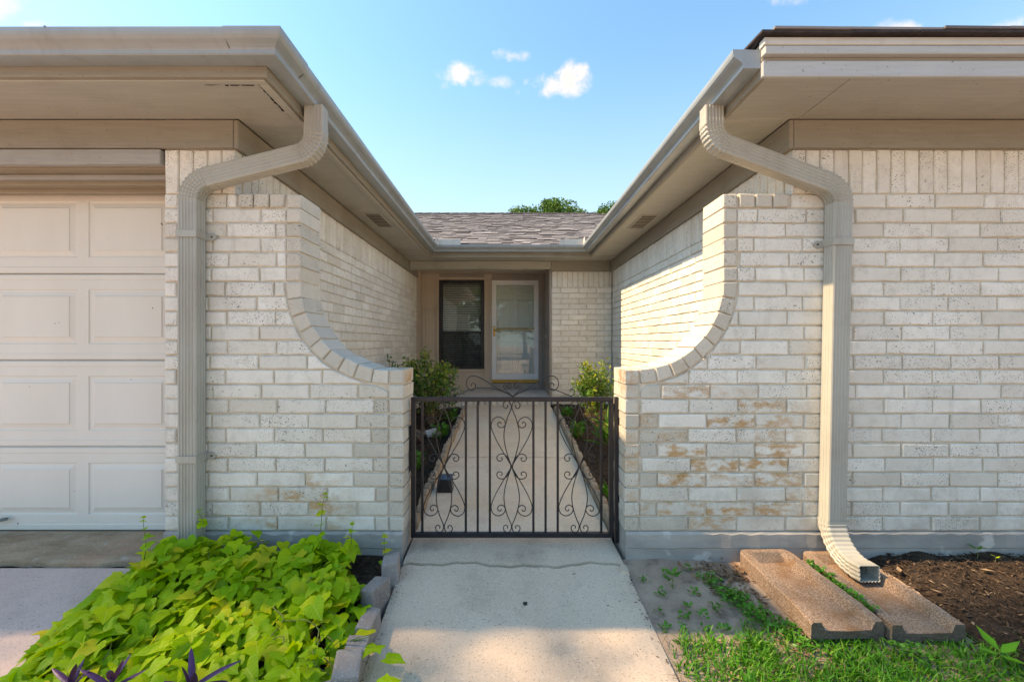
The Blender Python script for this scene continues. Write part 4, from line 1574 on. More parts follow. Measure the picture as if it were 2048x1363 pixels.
def build_alcove():
    t = thing('entry_wall', 'taupe wood sided walls of the sheltered entry round window and door', 'wall')
    zb, zt = ZP, 2.300
    # left wall: vertical boards
    y = YLEFT_END + 0.012
    while y < YDOOR - 0.02:
        y1 = min(y + 0.105, YDOOR - 0.004)
        board('siding_board', XL - 0.03, XL - 0.002 + random.uniform(-.002, .002), y, y1 - 0.007, zb, zt, M['siding'], t, 0.003)
        y += 0.105
    mb = MB().box(XL - 0.06, XL - 0.0305, YLEFT_END + 0.0, YDOOR, 0.0, zt + .1)
    link_mesh('backing', mb.mesh('backing'), M['dark_gap'], t)
    # back wall round the openings
    wx0, wx1, wz0, wz1 = ax(878), ax(968.6), az(737.5), az(559.5)
    dx0, dx1, dz1 = ax(983.5), ax(1077.5), az(560)
    Y = YDOOR
    board('wall_panel', XL - 0.03, wx0 - 0.001, Y, Y + 0.06, zb - 0.05, zt, M['siding'], t)
    board('wall_panel', wx0, wx1, Y, Y + 0.06, zb - 0.05, wz0 - 0.001, M['siding'], t)
    board('wall_panel', wx0, wx1, Y, Y + 0.06, wz1 + 0.001, zt, M['dark_trim'], t)
    board('wall_panel', wx1 + 0.001, dx0 - 0.001, Y, Y + 0.06, zb - 0.05, zt, M['siding'], t)
    board('wall_panel', dx0, dx1, Y, Y + 0.06, dz1 + 0.001, zt, M['dark_trim'], t)
    board('wall_panel', dx1 + 0.001, XALC, Y, Y + 0.06, zb - 0.05, zt, M['dark_trim'], t)
    # casings
    e = 0.045
    for (a, b, c, d_, m) in ((wx0 - e, wx0 - 0.001, wz0 - e, wz1 + e, 'siding'), (wx1 + 0.001, wx1 + e * .8, wz0 - e, wz1 + e, 'siding'), (wx0, wx1, wz1 + 0.001, wz1 + e, 'siding'), (wx0, wx1, wz0 - e, wz0 - 0.001, 'siding'),
                           (dx0 - e * 0.8, dx0 - 0.001, zb + 0.002, dz1 + e, 'siding'), (dx1 + 0.001, dx1 + e * 1.2, zb + 0.002, dz1 + e, 'dark_trim'), (dx0, dx1, dz1 + 0.001, dz1 + e, 'dark_trim')):
        board('casing', a, b, Y - 0.022, Y - 0.0005, c, d_, M[m], t, 0.004)
    board('corner_trim', XL + 0.001, XL + 0.06, Y - 0.03, Y - 0.0005, zb + .002, zt - .002, M['siding'], t, 0.004)
    # right return and ceiling
    board('wall_panel', XALC - 0.022, XALC - 0.002, YFAR + 0.005, Y - 0.001, zb - 0.03, zt, M['dark_trim'], t)
    board('corner_trim', XALC - 0.034, XALC - 0.0225, YFAR + 0.004, YFAR + 0.10, zb, 2.2, M['dark_trim'], t)
    board('ceiling_panel', XL - 0.06, XALC - 0.002, YFAR + 0.092, Y + 0.06, zt + 0.001, zt + 0.03, M['siding'], t)
    board('threshold', dx0, dx1, Y - 0.06, Y + 0.06, zb + 0.001, az(765.5), M['dark_trim'], t, 0.004)
    # door chime button on the right return
    c = thing('doorbell', 'small white doorbell button on the dark right door jamb', 'doorbell', (XALC - 0.022, 6.98, CAM_H - (672 - 684) * 6.98 / 860))
    link_mesh('plate', bevel_box(-0.008, 0.0, -0.017, 0.017, -0.034, 0.034, 0.003), M['chime'], c)
    link_mesh('button', bevel_box(-0.012, -0.0082, -0.007, 0.007, -0.008, 0.008, 0.002), M['brass'], c)

    # window ------------------------------------------------------
    w = thing('window', 'black framed sash window with white blinds left of the front door', 'window', ((wx0 + wx1) / 2, Y, wz0))
    cx = (wx0 + wx1) / 2
    W, H = wx1 - wx0, wz1 - wz0
    f = 0.062
    zm = az(663.8) - wz0
    for (a, b, c_, d_) in ((-W / 2, -W / 2 + f, 0, H), (W / 2 - f, W / 2, 0, H), (-W / 2 + f + .0005, W / 2 - f - .0005, H - 0.058, H), (-W / 2 + f + .0005, W / 2 - f - .0005, 0, 0.052)):
        link_mesh('frame', bevel_box(a + .001, b - .001, -0.012, 0.055, c_ + .001, d_ - .001, 0.003), M['black_frame'], w)
    link_mesh('meeting_rail', bevel_box(-W / 2 + f + .001, W / 2 - f - .001, 0.004, 0.04, zm - 0.018, zm + 0.018, 0.003), M['black_frame'], w)
    link_mesh('pane', MB().box(-W / 2 + f, W / 2 - f, 0.030, 0.034, zm + 0.018, H - 0.058).mesh('pane'), M['win_glass'], w)
    link_mesh('pane', MB().box(-W / 2 + f, W / 2 - f, 0.018, 0.022, 0.052, zm - 0.018).mesh('pane'), M['win_glass'], w)
    link_mesh('insect_screen', MB().box(-W / 2 + f, W / 2 - f, 0.004, 0.005, 0.052, zm - 0.018).mesh('insect_screen'), M['screen'], w)
    n = 38
    sl = MB()
    sl.add([(-W / 2 + f - .02, -0.012, -0.015), (W / 2 - f + .02, -0.012, -0.015), (W / 2 - f + .02, 0.0, 0.002), (-W / 2 + f - .02, 0.0, 0.002), (W / 2 - f + .02, 0.009, 0.016), (-W / 2 + f - .02, 0.009, 0.016)],
           [(0, 1, 2, 3), (3, 2, 4, 5)])
    sme = sl.mesh('slat', False, False)
    b = thing('window_blind', 'white slatted blind lowered behind the window beside the door', 'blind', (cx, Y + 0.085, wz0))
    for i in range(n):
        link_mesh('slat', sme, M['blind'], b, (0, 0, 0.03 + (H - 0.08) * i / (n - 1)), (random.uniform(-.06, .06), random.uniform(-.003, .003), 0))
    link_mesh('head_rail', bevel_box(-W / 2 + .02, W / 2 - .02, -0.018, 0.018, H - 0.04, H, 0.003), M['blind'], b)
    for x in (-W * 0.3, W * 0.02, W * 0.33):
        mb = MB()
        mb.tube([(x, -0.014, 0.02), (x, -0.014, H - 0.04)], 0.0018, 4)
        link_mesh('cord', mb.mesh('cord'), M['blind'], b)
    # room behind window and door
    mb = MB()
    x0, x1, y0, y1, z0, z1 = XL - 0.02, XALC + 0.2, Y + 0.062, Y + 2.2, 0.3, 2.6
    mb.add([(x0, y0, z0), (x1, y0, z0), (x1, y1, z0), (x0, y1, z0), (x0, y0, z1), (x1, y0, z1), (x1, y1, z1), (x0, y1, z1)], [(0, 1, 2, 3), (7, 6, 5, 4), (1, 5, 6, 2), (2, 6, 7, 3), (3, 7, 4, 0)])
    tag(link_mesh('room_wall', mb.mesh('room_wall', False, False), M['room']), 'dim walls of the room behind the window', None, None, 'structure')

    # storm door --------------------------------------------------
    cx = (dx0 + dx1) / 2
    zb0 = az(765)
    W, H = dx1 - dx0 - 0.006, dz1 - zb0 - 0.003
    s = thing('storm_door', 'white full view storm door with brass lever and brass bottom sweep', 'door', (cx, Y, zb0))
    st = 0.075
    zk = 0.054
    link_mesh('frame', bevel_box(-W / 2, -W / 2 + st, -0.014, 0.03, zk, H, 0.004), M['door_white'], s)
    link_mesh('frame', bevel_box(W / 2 - st, W / 2, -0.014, 0.03, zk, H, 0.004), M['door_white'], s)
    link_mesh('frame', bevel_box(-W / 2 + st + .0005, W / 2 - st - .0005, -0.014, 0.03, H - 0.082, H, 0.004), M['door_white'], s)
    link_mesh('frame', bevel_box(-W / 2 + st + .0005, W / 2 - st - .0005, -0.014, 0.03, zk, 0.155, 0.004), M['door_white'], s)
    link_mesh('pane', MB().box(-W / 2 + st, W / 2 - st, 0.006, 0.010, 0.155, H - 0.082).mesh('pane'), M['glass'], s)
    link_mesh('push_bar', bevel_box(-W / 2 + st + .0005, W / 2 - st - .0005, 0.0115, 0.030, 0.905, 0.930, 0.004), M['brass_sill'], s)
    link_mesh('bottom_sweep', bevel_box(-W / 2, W / 2, -0.022, 0.03, 0.002, zk - .001, 0.004), M['brass_sill'], s)
    hx, hz = ax(988.5) - cx, az(660) - zb0
    hd = link_mesh('handle', bevel_box(hx - 0.016, hx + 0.016, -0.024, -0.0145, hz - 0.10, hz + 0.07, 0.004), M['brass'], s)
    mb = MB()
    mb.tube([(hx, -0.022, hz), (hx, -0.058, hz), (hx + 0.02, -0.066, hz), (hx + 0.10, -0.064, hz - 0.006), (hx + 0.115, -0.060, hz - 0.012)], [0.010, 0.009, 0.010, 0.0085, 0.006], 8)
    link_mesh('lever', mb.mesh('lever', True), M['brass'], hd)
    # the panelled door behind
    d = thing('front_door', 'pale panelled front door seen through the storm door glass', 'door', (cx, Y + 0.10, zb0))
    link_mesh('slab', MB().box(-W / 2 - .02, W / 2 + .02, 0.012, 0.05, 0.0, H + .02).mesh('slab'), M['inner_door'], d)
    for (xa, xb) in ((-0.30, -0.035), (0.035, 0.30)):
        for (za, zc) in ((0.16, 0.70), (0.86, 1.42), (1.52, 1.70)):
            rings = []
            for ins, y in ((0, 0.0115), (0.008, 0.0035), (0.022, 0.0035), (0.030, 0.011), (0.055, 0.002)):
                rings.append([(xa + ins, y, za + ins), (xb - ins, y, za + ins), (xb - ins, y, zc - ins), (xa + ins, y, zc - ins)])
            m2 = MB()
            m2.loft(rings, True, False)
            m2.f.append((16, 17, 18, 19))
            link_mesh('door_panel', m2.mesh('door_panel', False, False), M['inner_door'], d)


ZP = 0.342
build_alcove()


# ------------------------------------------------------------------ iron gate
GY = 2.44
GS = GY / 860 / 3.494


def gx(zx):
    return ((zx / 3.494 + 780) - 1016) * GY / 860


def gz(zy):
    return CAM_H - ((zy / 3.494 + 720) - 684) * GY / 860


def smooth_path(pts, k=5):
    """Catmull-Rom through the points"""
    P = [Vector(p) for p in pts]
    P = [P[0] * 2 - P[1]] + P + [P[-1] * 2 - P[-2]]
    out = []
    for i in range(1, len(P) - 2):
        a, b, c, d = P[i - 1], P[i], P[i + 1], P[i + 2]
        for j in range(k):
            s = j / k
            out.append(0.5 * ((2 * b) + (c - a) * s + (2 * a - 5 * b + 4 * c - d) * s * s + (3 * b - a - 3 * c + d) * s ** 3))
    out.append(P[-2])
    return out


def spiral(cx, cy, r0, r1, a0, a1, n=14):
    return [(cx + (r0 + (r1 - r0) * i / (n - 1)) * math.cos(math.radians(a0 + (a1 - a0) * i / (n - 1))), cy + (r0 + (r1 - r0) * i / (n - 1)) * math.sin(math.radians(a0 + (a1 - a0) * i / (n - 1)))) for i in range(n)]


def build_gate():
    t = thing('gate', 'black wrought iron garden gate with scrollwork and heart crest', 'gate', (gx(850), GY, 0.0))
    ox = gx(850)
    xl, xr, zt, zb = gx(164), gx(1545), gz(272), gz(1218)
    h = 0.0125

    def bar(name, a, b, c, d, y=h):
        me = bevel_box(a - ox, b - ox, -y, y, c, d, 0.0018, name)
        return link_mesh(name, me, M['iron'], t)
    bar('frame_rail', xl - h, xr + h, zt - h, zt + h)
    bar('frame_rail', xl - h, xr + h, zb - h, zb + h)
    bar('frame_stile', xl - h, xl + h, zb + h + .0005, zt - h - .0005)
    bar('frame_stile', xr - h, xr + h, zb + h + .0005, zt - h - .0005)
    bars = [226, 530, 613, 698, 1002, 1087, 1172, 1476]
    for b in bars:
        x = gx(b)
        bar('bar', x - 0.0064, x + 0.0064, zb + h + .0005, zt - h - .0005, 0.0064)
    lens = [(0, 0), (-28, 80), (-50, 170), (-52, 245), (-33, 330), (-4, 400), (6, 428)]
    lens = [(0, 0), (-28, 80), (-50, 170), (-52, 245), (-33, 330), (-4, 402), (-3, 425), (-9, 445), (-22, 456), (-40, 455), (-54, 443), (-58, 426), (-50, 410), (-36, 408), (-27, 418), (-30, 430)]
    outer = [(0, 0), (-62, 105), (-110, 190), (-140, 262), (-142, 300), (-128, 330), (-98, 345), (-66, 336), (-46, 312), (-48, 286), (-66, 271), (-88, 275), (-98, 292), (-92, 308), (-78, 309), (-73, 298)]
    small = [(-14, 24), (-22, 50), (-38, 74), (-62, 87), (-86, 84), (-102, 68), (-101, 48), (-87, 37), (-70, 42), (-66, 56), (-76, 62)]
    tm = 1
    for cxz in (378, 850, 1324):
        X0, Zc = gx(cxz) - ox, gz(742)
        for sx in (1, -1):
            for sz in (1, -1):
                for path, yo in ((lens, 0.0045), (outer, -0.0015), (small, -0.0015)):
                    wob = random.uniform(-2, 2)
                    pts = [(X0 + sx * (u + wob * (v / 450)) * GS, -yo + (0.002 if sx > 0 else -0.002), Zc + sz * v * GS) for u, v in path]
                    mb = MB()
                    mb.tube(smooth_path(pts, 4), 0.0029, 6)
                    link_mesh('scroll', mb.mesh('scroll', True, False), M['scroll_iron'], t)
        mb = MB()
        mb.box(X0 - 0.0085, X0 + 0.0085, -0.0125, 0.0125, Zc - 0.007, Zc + 0.007)
        link_mesh('collar', mb.mesh('collar'), M['scroll_iron'], t)
    # crest on the top rail; u from the middle, v above the rail's upper edge (zoom pixels)
    big = [(2, 4), (-45, 32), (-110, 62), (-180, 108), (-240, 140), (-285, 146), (-312, 128), (-322, 95), (-312, 62), (-284, 46), (-262, 60), (-258, 84), (-272, 98), (-288, 90), (-288, 76)]
    low = [(0, 2), (-60, 34), (-130, 56), (-200, 64), (-270, 58), (-330, 38), (-378, 18), (-408, 6)]
    tip = [(-408, 4), (-425, 16), (-432, 36), (-425, 54), (-410, 58), (-400, 48), (-405, 38)]
    heart = [(2, 3), (-26, 28), (-52, 52), (-62, 74), (-58, 92), (-42, 100), (-22, 92), (-14, 76), (-22, 64), (-36, 66), (-40, 78), (-30, 84)]
    curl = [(-4, 70), (-14, 92), (-30, 100), (-46, 90), (-46, 74), (-32, 68), (-24, 78)]
    for sx in (1, -1):
        for path, r in ((big, 0.0030), (low, 0.0028), (tip, 0.0026), (heart, 0.0028), (curl, 0.0024)):
            pts = [((sx * u) * GS + gx(856) - ox, (0.002 if sx > 0 else -0.002), zt + h + v * GS) for u, v in path]
            mb = MB()
            mb.tube(smooth_path(pts, 4), r, 6)
            link_mesh('crest_scroll', mb.mesh('crest_scroll', True, False), M['scroll_iron'], t)
    # hinge knuckles
    for zy in (325, 1105):
        mb = MB()
        mb.tube([(xr + h + 0.0028 - ox, -0.006, gz(zy) - 0.018), (xr + h + 0.0028 - ox, -0.006, gz(zy) + 0.018)], 0.0034, 8)
        link_mesh('hinge', mb.mesh('hinge'), M['iron'], t)
    # latch bolt towards the left pillar
    link_mesh('latch_bolt', bevel_box(gx(128) - ox, gx(149) - ox, -0.006, 0.006, gz(600), gz(585), 0.001), M['iron'], t)
    p = thing('gate_post', 'slim black iron hinge post on the right gate pillar', 'post', (0.6145, GY, 0.0))
    link_mesh('post', bevel_box(-0.0095, 0.0095, -0.015, 0.015, gz(1268), gz(255), 0.002), M['iron'], p)
    for zy in (420, 960):
        link_mesh('wall_bracket', bevel_box(0.0098, 0.0118, -0.03, 0.03, gz(zy) - 0.02, gz(zy) + 0.02, 0.0008), M['iron'], p)
    k = tag(link_mesh('strike_plate', bevel_box(-0.0055, 0.0, -0.024, 0.03, gz(772), gz(455), 0.0012), M['scroll_iron'], None, (-0.5518, GY, 0)), 'dark iron strike plate on the left gate pillar', 'strike plate')


build_gate()


# ------------------------------------------------------------------ splash blocks
def build_splash_block(x0, y0, rz, label, ztop):
    t_me = MB()
    Lb = 0.555
    st = [0.0, 0.03, 0.07, 0.16, 0.30, 0.45, 0.525, 0.555]
    rings = []
    for s in st:
        w = 0.272 + 0.026 * s / Lb
        rw = 0.046 - 0.006 * s / Lb
        f = {0.0: 0.076, 0.03: 0.076, 0.07: 0.042}.get(s, 0.036 - 0.002 * s / Lb)
        hgt = 0.076 - (0.010 * max(0, (s - 0.45) / 0.125))
        cut = 0.022 if s in (0.0,) else 0.0
        jj = lambda: random.uniform(-.0018, .0018)
        y = -s
        ring = [(-w / 2 + cut, 0.0), (-w / 2 + cut, hgt - 0.006), (-w / 2 + cut + 0.006, hgt), (-w / 2 + rw, hgt), (-w / 2 + rw + 0.016, f), (-w / 4, f), (0, f - .001), (w / 4, f),
                (w / 2 - rw - 0.016, f), (w / 2 - rw, hgt), (w / 2 - cut - 0.006, hgt), (w / 2 - cut, hgt - 0.006), (w / 2 - cut, 0.0)]
        rings.append([(a + jj(), y + jj(), b + jj() * 0.7) for a, b in ring])
    t_me.loft(rings, True, True)
    me = t_me.mesh('splash_block')
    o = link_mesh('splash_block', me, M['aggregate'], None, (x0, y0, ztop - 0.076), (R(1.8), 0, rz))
    tag(o, label, 'splash block', 'concrete splash blocks by the right wall')


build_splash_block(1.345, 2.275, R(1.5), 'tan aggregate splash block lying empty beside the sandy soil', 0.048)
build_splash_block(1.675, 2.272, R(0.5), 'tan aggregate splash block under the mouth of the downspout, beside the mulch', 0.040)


# ------------------------------------------------------------------ foliage helpers
def leaves_mesh(name, pts, dirs, nrm, length, width, fold=0.12, tone=None, droop=0.0):
    """many small pointed leaves in one mesh (numpy): each leaf is two quads folded along its midrib"""
    n = len(pts)
    pts, dirs, nrm = np.asarray(pts, float), np.asarray(dirs, float), np.asarray(nrm, float)
    dirs /= np.linalg.norm(dirs, axis=1, keepdims=True) + 1e-9
    side = np.cross(dirs, nrm)
    side /= np.linalg.norm(side, axis=1, keepdims=True) + 1e-9
    up = np.cross(side, dirs)
    L, W = np.asarray(length, float)[:, None] * np.ones((n, 1)), np.asarray(width, float)[:, None] * np.ones((n, 1))
    base = pts
    midp = pts + dirs * L * 0.5 - up * L * fold
    tip = pts + dirs * L - up * L * (droop)
    l1 = pts + dirs * L * 0.42 + side * W * 0.5
    r1 = pts + dirs * L * 0.42 - side * W * 0.5
    V = np.stack([base, l1, tip, r1, midp], 1).reshape(-1, 3)
    b = np.arange(n)[:, None] * 5
    F = np.concatenate([b + np.array([[0, 4, 2, 1]]), b + np.array([[0, 3, 2, 4]])], 1).reshape(-1, 4)
    me = bpy.data.meshes.new(name)
    me.from_pydata(V.tolist(), [], F.tolist())
    at = me.attributes.new('tone', 'FLOAT', 'FACE')
    tn = rng.random(n) if tone is None else np.asarray(tone)
    at.data.foreach_set('value', np.repeat(tn, 2).astype(np.float32))
    me.polygons.foreach_set('use_smooth', [True] * len(me.polygons))
    return me


def rand_dirs(n, zbias=0.0):
    d = rng.normal(size=(n, 3))
    d[:, 2] += zbias
    return d / (np.linalg.norm(d, axis=1, keepdims=True) + 1e-9)


# ------------------------------------------------------------------ lime sweet potato vine
def vine_leaf(kind):
    """lobed heart-shaped leaf, base at the origin, tip along +y, about 1 long"""
    outs = [
        [(0, -0.02), (0.16, -0.13), (0.33, -0.12), (0.45, 0.0), (0.50, 0.16), (0.60, 0.30), (0.40, 0.36), (0.30, 0.50), (0.18, 0.72), (0, 1.0)],
        [(0, 0.0), (0.14, -0.16), (0.34, -0.18), (0.48, -0.04), (0.52, 0.14), (0.47, 0.32), (0.38, 0.48), (0.26, 0.64), (0.13, 0.80), (0, 0.98)],
        [(0, 0.0), (0.18, -0.10), (0.42, -0.16), (0.56, -0.02), (0.50, 0.12), (0.66, 0.34), (0.38, 0.33), (0.27, 0.50), (0.20, 0.70), (0, 1.04)],
        [(0, -0.02), (0.12, -0.12), (0.28, -0.14), (0.38, -0.02), (0.41, 0.16), (0.39, 0.36), (0.32, 0.55), (0.22, 0.72), (0.11, 0.88), (0, 1.02)],
    ]
    o = outs[kind]
    mids = [0.0, 0.0, 0.05, 0.12, 0.22, 0.34, 0.44, 0.58, 0.78, o[-1][1]]
    vs, fs = [], []
    n = len(o)
    ph = random.uniform(0, 6)
    fold = random.uniform(0.10, 0.34)
    droop = random.uniform(0.08, 0.34)

    def z(x, y):
        return fold * abs(x) - droop * max(0, y) ** 2 + 0.035 * math.sin(9 * y + ph + (3 if x < 0 else 0)) * min(1, abs(x) * 3) - 0.22 * x * x
    for i in range(n):
        vs.append((0, mids[i], z(0, mids[i])))
    for s in (1, -1):
        for i in range(n):
            j = random.uniform(-.018, .018)
            x, y = s * (o[i][0] + (j if 0 < i < n - 1 else 0)), o[i][1] + (j if 0 < i < n - 1 else 0)
            xm, ym = x * .55, (y + mids[i]) / 2 * .9 + mids[i] * .1
            vs.append((xm, ym, z(xm, ym) + 0.012))
            vs.append((x, y, z(x, y)))
    for s in range(2):
        b = n + s * 2 * n
        for i in range(n - 1):
            m0, m1 = i, i + 1
            a0, a1 = b + 2 * i, b + 2 * (i + 1)
            q1 = (m0, a0, a1, m1)
            q2 = (a0, a0 + 1, a1 + 1, a1)
            if s:
                q1, q2 = q1[::-1], q2[::-1]
            fs += [q1, q2]
    me = bpy.data.meshes.new('leaf')
    me.from_pydata(vs, [], fs)
    bm = bmesh.new()
    bm.from_mesh(me)
    bmesh.ops.remove_doubles(bm, verts=bm.verts, dist=0.0005)
    bm.to_mesh(me)
    bm.free()
    me.polygons.foreach_set('use_smooth', [True] * len(me.polygons))
    return me


LEAVES = [vine_leaf(k % 4) for k in range(14)]


def mound(x, y):
    """height of the vine's canopy above the bed"""
    e = min(1, max(0, (x + 1.86) / 0.22)) * min(1, max(0, (-0.60 - x) / 0.16)) * min(1, max(0, (2.29 - y) / 0.10))
    far = min(1, max(0, (y - 1.2) / 1.0))
    h = 0.085 + 0.075 * far + 0.025 * math.sin(6.3 * x + 2) * math.sin(5.1 * y + 1) + 0.02 * math.sin(15 * x + 4 * y)
    if x > -0.95 and y > 1.95:
        h *= 0.72
    return h * (0.25 + 0.75 * e)


def leaf_matrix(x, y, z, L, yaw, pitch, roll):
    return Matrix.Translation((x, y, z)) @ Euler((0, 0, yaw)).to_matrix().to_4x4() @ Euler((pitch, roll, 0)).to_matrix().to_4x4() @ Matrix.Scale(L, 4)


def build_vine():
    t = thing('sweet_potato_vine', 'lime green sweet potato vine mounded over the bed by the garage', 'vine', (-1.2, 1.7, 0.0))
    T0 = Vector((-1.2, 1.7, 0.0))
    items = []
    # outlines of the bed: wide near the lens, pinched against the wall
    def inside(x, y):
        left = -1.74 - 0.10 * math.sin(4 * y) + (0.0 if y < 2.1 else (y - 2.1) * 0.5)
        right = -0.635 + 0.03 * math.sin(9 * y) + 0.035 * min(1, max(0, (1.75 - y) / 0.2)) - (0.10 if y > 1.95 else 0.0) - max(0, y - 2.02) * 0.5
        return left < x < right and 0.98 < y < 2.225
    while len(items) < 1650:
        x, y = random.uniform(-1.9, -0.6), random.uniform(0.98, 2.23)
        if not inside(x, y):
            continue
        if x > -0.93 and y > 2.0 and random.random() < 0.22:
            continue
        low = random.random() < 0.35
        L = random.uniform(0.045, 0.090) if not low else random.uniform(0.05, 0.085)
        if random.random() < 0.14 and not low:
            L *= random.uniform(1.15, 1.45)
        z = walk_z(y) + mound(x, y) * (random.uniform(0.80, 1.12) if not low else random.uniform(0.3, 0.75))
        yaw = random.gauss(math.pi, 1.0)
        items.append((x, y, z, L, yaw, R(random.gauss(-16, 17)), R(random.gauss(0, 17)), low))
    # leaves straying over the edging onto the walk
    for (px_, py_, L, yaw) in ((752, 1268, 0.085, 2.6), (772, 1290, 0.08, -1.9), (742, 1352, 0.10, -2.2), (728, 1358, 0.08, 2.0), (766, 1335, .06, -1.2), (742, 1240, .07, 2.2), (722, 1205, .075, 3.4)):
        zt = 0.02 + 0.03
        y = 860 * (CAM_H - zt) / (py_ - 684)
        x = (px_ - 1016) * y / 860
        items.append((x, y, walk_z(y) + 0.075, L, yaw, 0.15, R(random.gauss(0, 12)), False))
    # the 300 that show largest stay separate, the rest is one mass
    def size(i):
        x, y, z, L = i[:4]
        px = x / y * 860 + 1016
        py = 684 + (CAM_H - z) / y * 860
        vis = 1.0 if -30 < px < 2048 and py < 1400 else 0.15
        return (L / y) * vis * (0.45 if i[7] else 1.0)
    items.sort(key=size, reverse=True)
    for i in items[:300]:
        me = random.choice(LEAVES)
        o = link_mesh('leaf', me, M['lime'], t)
        o.matrix_world = Matrix.Identity(4)
        mt = leaf_matrix(i[0] - T0.x, i[1] - T0.y, i[2], i[3], i[4], i[5], i[6])
        o.location, rq, sc = mt.decompose()
        o.rotation_euler = rq.to_euler()
        o.scale = sc
    mb = MB()
    tones = []
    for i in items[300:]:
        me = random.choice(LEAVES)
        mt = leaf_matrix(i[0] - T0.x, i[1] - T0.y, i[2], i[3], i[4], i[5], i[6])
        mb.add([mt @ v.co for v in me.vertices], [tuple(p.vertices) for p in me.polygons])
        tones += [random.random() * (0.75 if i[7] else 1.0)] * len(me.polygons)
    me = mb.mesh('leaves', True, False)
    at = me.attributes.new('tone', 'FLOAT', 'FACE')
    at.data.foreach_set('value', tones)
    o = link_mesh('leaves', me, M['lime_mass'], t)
    o['kind'] = 'stuff'
    # runners and petioles
    mb = MB()
    for i in random.sample(items, 260):
        x, y, z = i[0] - T0.x, i[1] - T0.y, i[2]
        bx, by = x + random.uniform(-.06, .06), y + random.uniform(-.04, .08)
        mb.tube([(bx, by, walk_z(i[1]) + 0.0), ((x + bx) / 2 + random.uniform(-.02, .02), (y + by) / 2, z * 0.6), (x, y, z - 0.002)], 0.0016, 4, False)
    for k in range(9):
        x, y = random.uniform(-.4, .5), random.uniform(-.5, .4)
        pts = []
        for j in range(7):
            pts.append((x, y, walk_z(y + T0.y) + mound(x + T0.x, y + T0.y) * 0.95 + random.uniform(-.01, .02)))
            x += random.uniform(-.02, .09)
            y += random.uniform(-.10, .02)
        mb.tube(smooth_path(pts, 3), 0.0022, 5, False)
    o = link_mesh('stems', mb.mesh('stems', True, False), M['lime_stem'], t)
    o['kind'] = 'stuff'
    # young shoots standing above the mound
    for (px_, ptop, pbot, Y) in ((288, 1030, 1120, 2.0), (640, 985, 1070, 2.18), (404, 1015, 1065, 2.19), (700, 1040, 1110, 2.2), (768, 1065, 1140, 2.16), (612, 1290, 1350, 1.35)):
        x = (px_ - 1016) * Y / 860 - T0.x
        z1, z0 = CAM_H - (ptop - 684) * Y / 860, CAM_H - (pbot - 684) * Y / 860
        lean = random.uniform(-.02, .05)
        mb = MB()
        pts = [(x + lean * s * s, Y - T0.y + 0.01 * math.sin(5 * s), z0 + (z1 - z0) * s) for s in lin(0, 1, 6)]
        mb.tube(pts, [0.0022, 0.002, 0.0018, 0.0015, 0.0012, 0.0008], 5)
        sh = link_mesh('shoot', mb.mesh('shoot', True, False), M['lime_stem'], t)
        for s in (0.25, 0.5, 0.72, 0.88, 0.97):
            L = 0.05 * (1.15 - s) + 0.012
            mt = leaf_matrix(x + lean * s * s, Y - T0.y, z0 + (z1 - z0) * s, L, random.uniform(0, 6.28), random.uniform(-.1, .6), random.uniform(-.3, .3))
            o = link_mesh('leaf', random.choice(LEAVES), M['lime'], sh)
            o.location, rq, sc = mt.decompose()
            o.rotation_euler = rq.to_euler()
            o.scale = sc


build_vine()


def lance_mesh(L, w, curve=0.25, fold=0.45):
    """long folded strap leaf growing along +z from the origin and arching towards -y"""
    mb = MB()
    n = 8
    for i in range(n):
        s = i / (n - 1)
        ww = w * (0.55 + 0.9 * s) * (1 - s) ** 0.75 * 1.25 if s > 0 else w * 0.5
        y, z = -curve * L * s * s, L * (s - 0.10 * s * s)
        mb.v += [(-ww / 2, y - ww * fold, z), (0, y, z), (ww / 2, y - ww * fold, z)]
    for i in range(n - 1):
        for k in range(2):
            a = i * 3 + k
            mb.f.append((a, a + 1, a + 4, a + 3))
    return mb.mesh('leaf', True, False)


def build_purple(px_, py_, Y, label, spec):
    x = (px_ - 1016) * Y / 860
    z = CAM_H - (py_ - 684) * Y / 860
    t = thing('purple_heart_plant', label, 'plant', (x, Y, z - 0.13), 'purple plants in the vine bed')
    mb = MB()
    mb.tube([(0, 0.01, 0.0), (0.004, 0, 0.07), (0, 0, 0.135)], 0.005, 6)
    link_mesh('stem', mb.mesh('stem', True), M['purple'], t)
    for (yaw, tilt, L, w) in spec:
        L, w = L * 1.1, w * 1.15
        me = lance_mesh(L, w, random.uniform(.05, .3), 0.35)
        o = link_mesh('leaf', me, M['purple'], t, (0, 0, 0.118 + random.uniform(-.02, .015)), Euler((R(tilt), 0, R(yaw))).to_matrix().to_euler())
        # tilt leans the leaf towards the direction given by yaw
        o.rotation_euler = (Euler((0, 0, R(yaw))).to_matrix() @ Euler((R(tilt), 0, 0)).to_matrix()).to_euler()


# yaw 90 leans to the right, -90 to the left, 0 towards the lens
build_purple(140, 1362, 1.33, 'spiky purple heart plant half hidden at the left of the three', [(100, 38, .085, .018), (-60, 55, .10, .020), (60, 20, .09, .018), (-110, 70, .10, .02), (170, 25, .07, .017)])
build_purple(222, 1352, 1.33, 'spiky purple heart plant with splayed leaves, middle of the three', [(-95, 52, .115, .022), (75, 22, .10, .021), (-40, 70, .085, .022), (95, 60, .12, .022), (40, 36, .125, .02), (150, 40, .07, .02)])
build_purple(385, 1362, 1.33, 'largest spiky purple heart plant with a long leaf reaching right', [(98, 52, .155, .028), (-10, 8, .105, .018), (40, 30, .12, .026), (-70, 40, .085, .028), (100, 70, .10, .027), (-140, 30, .10, .02), (20, 72, .09, .026)])


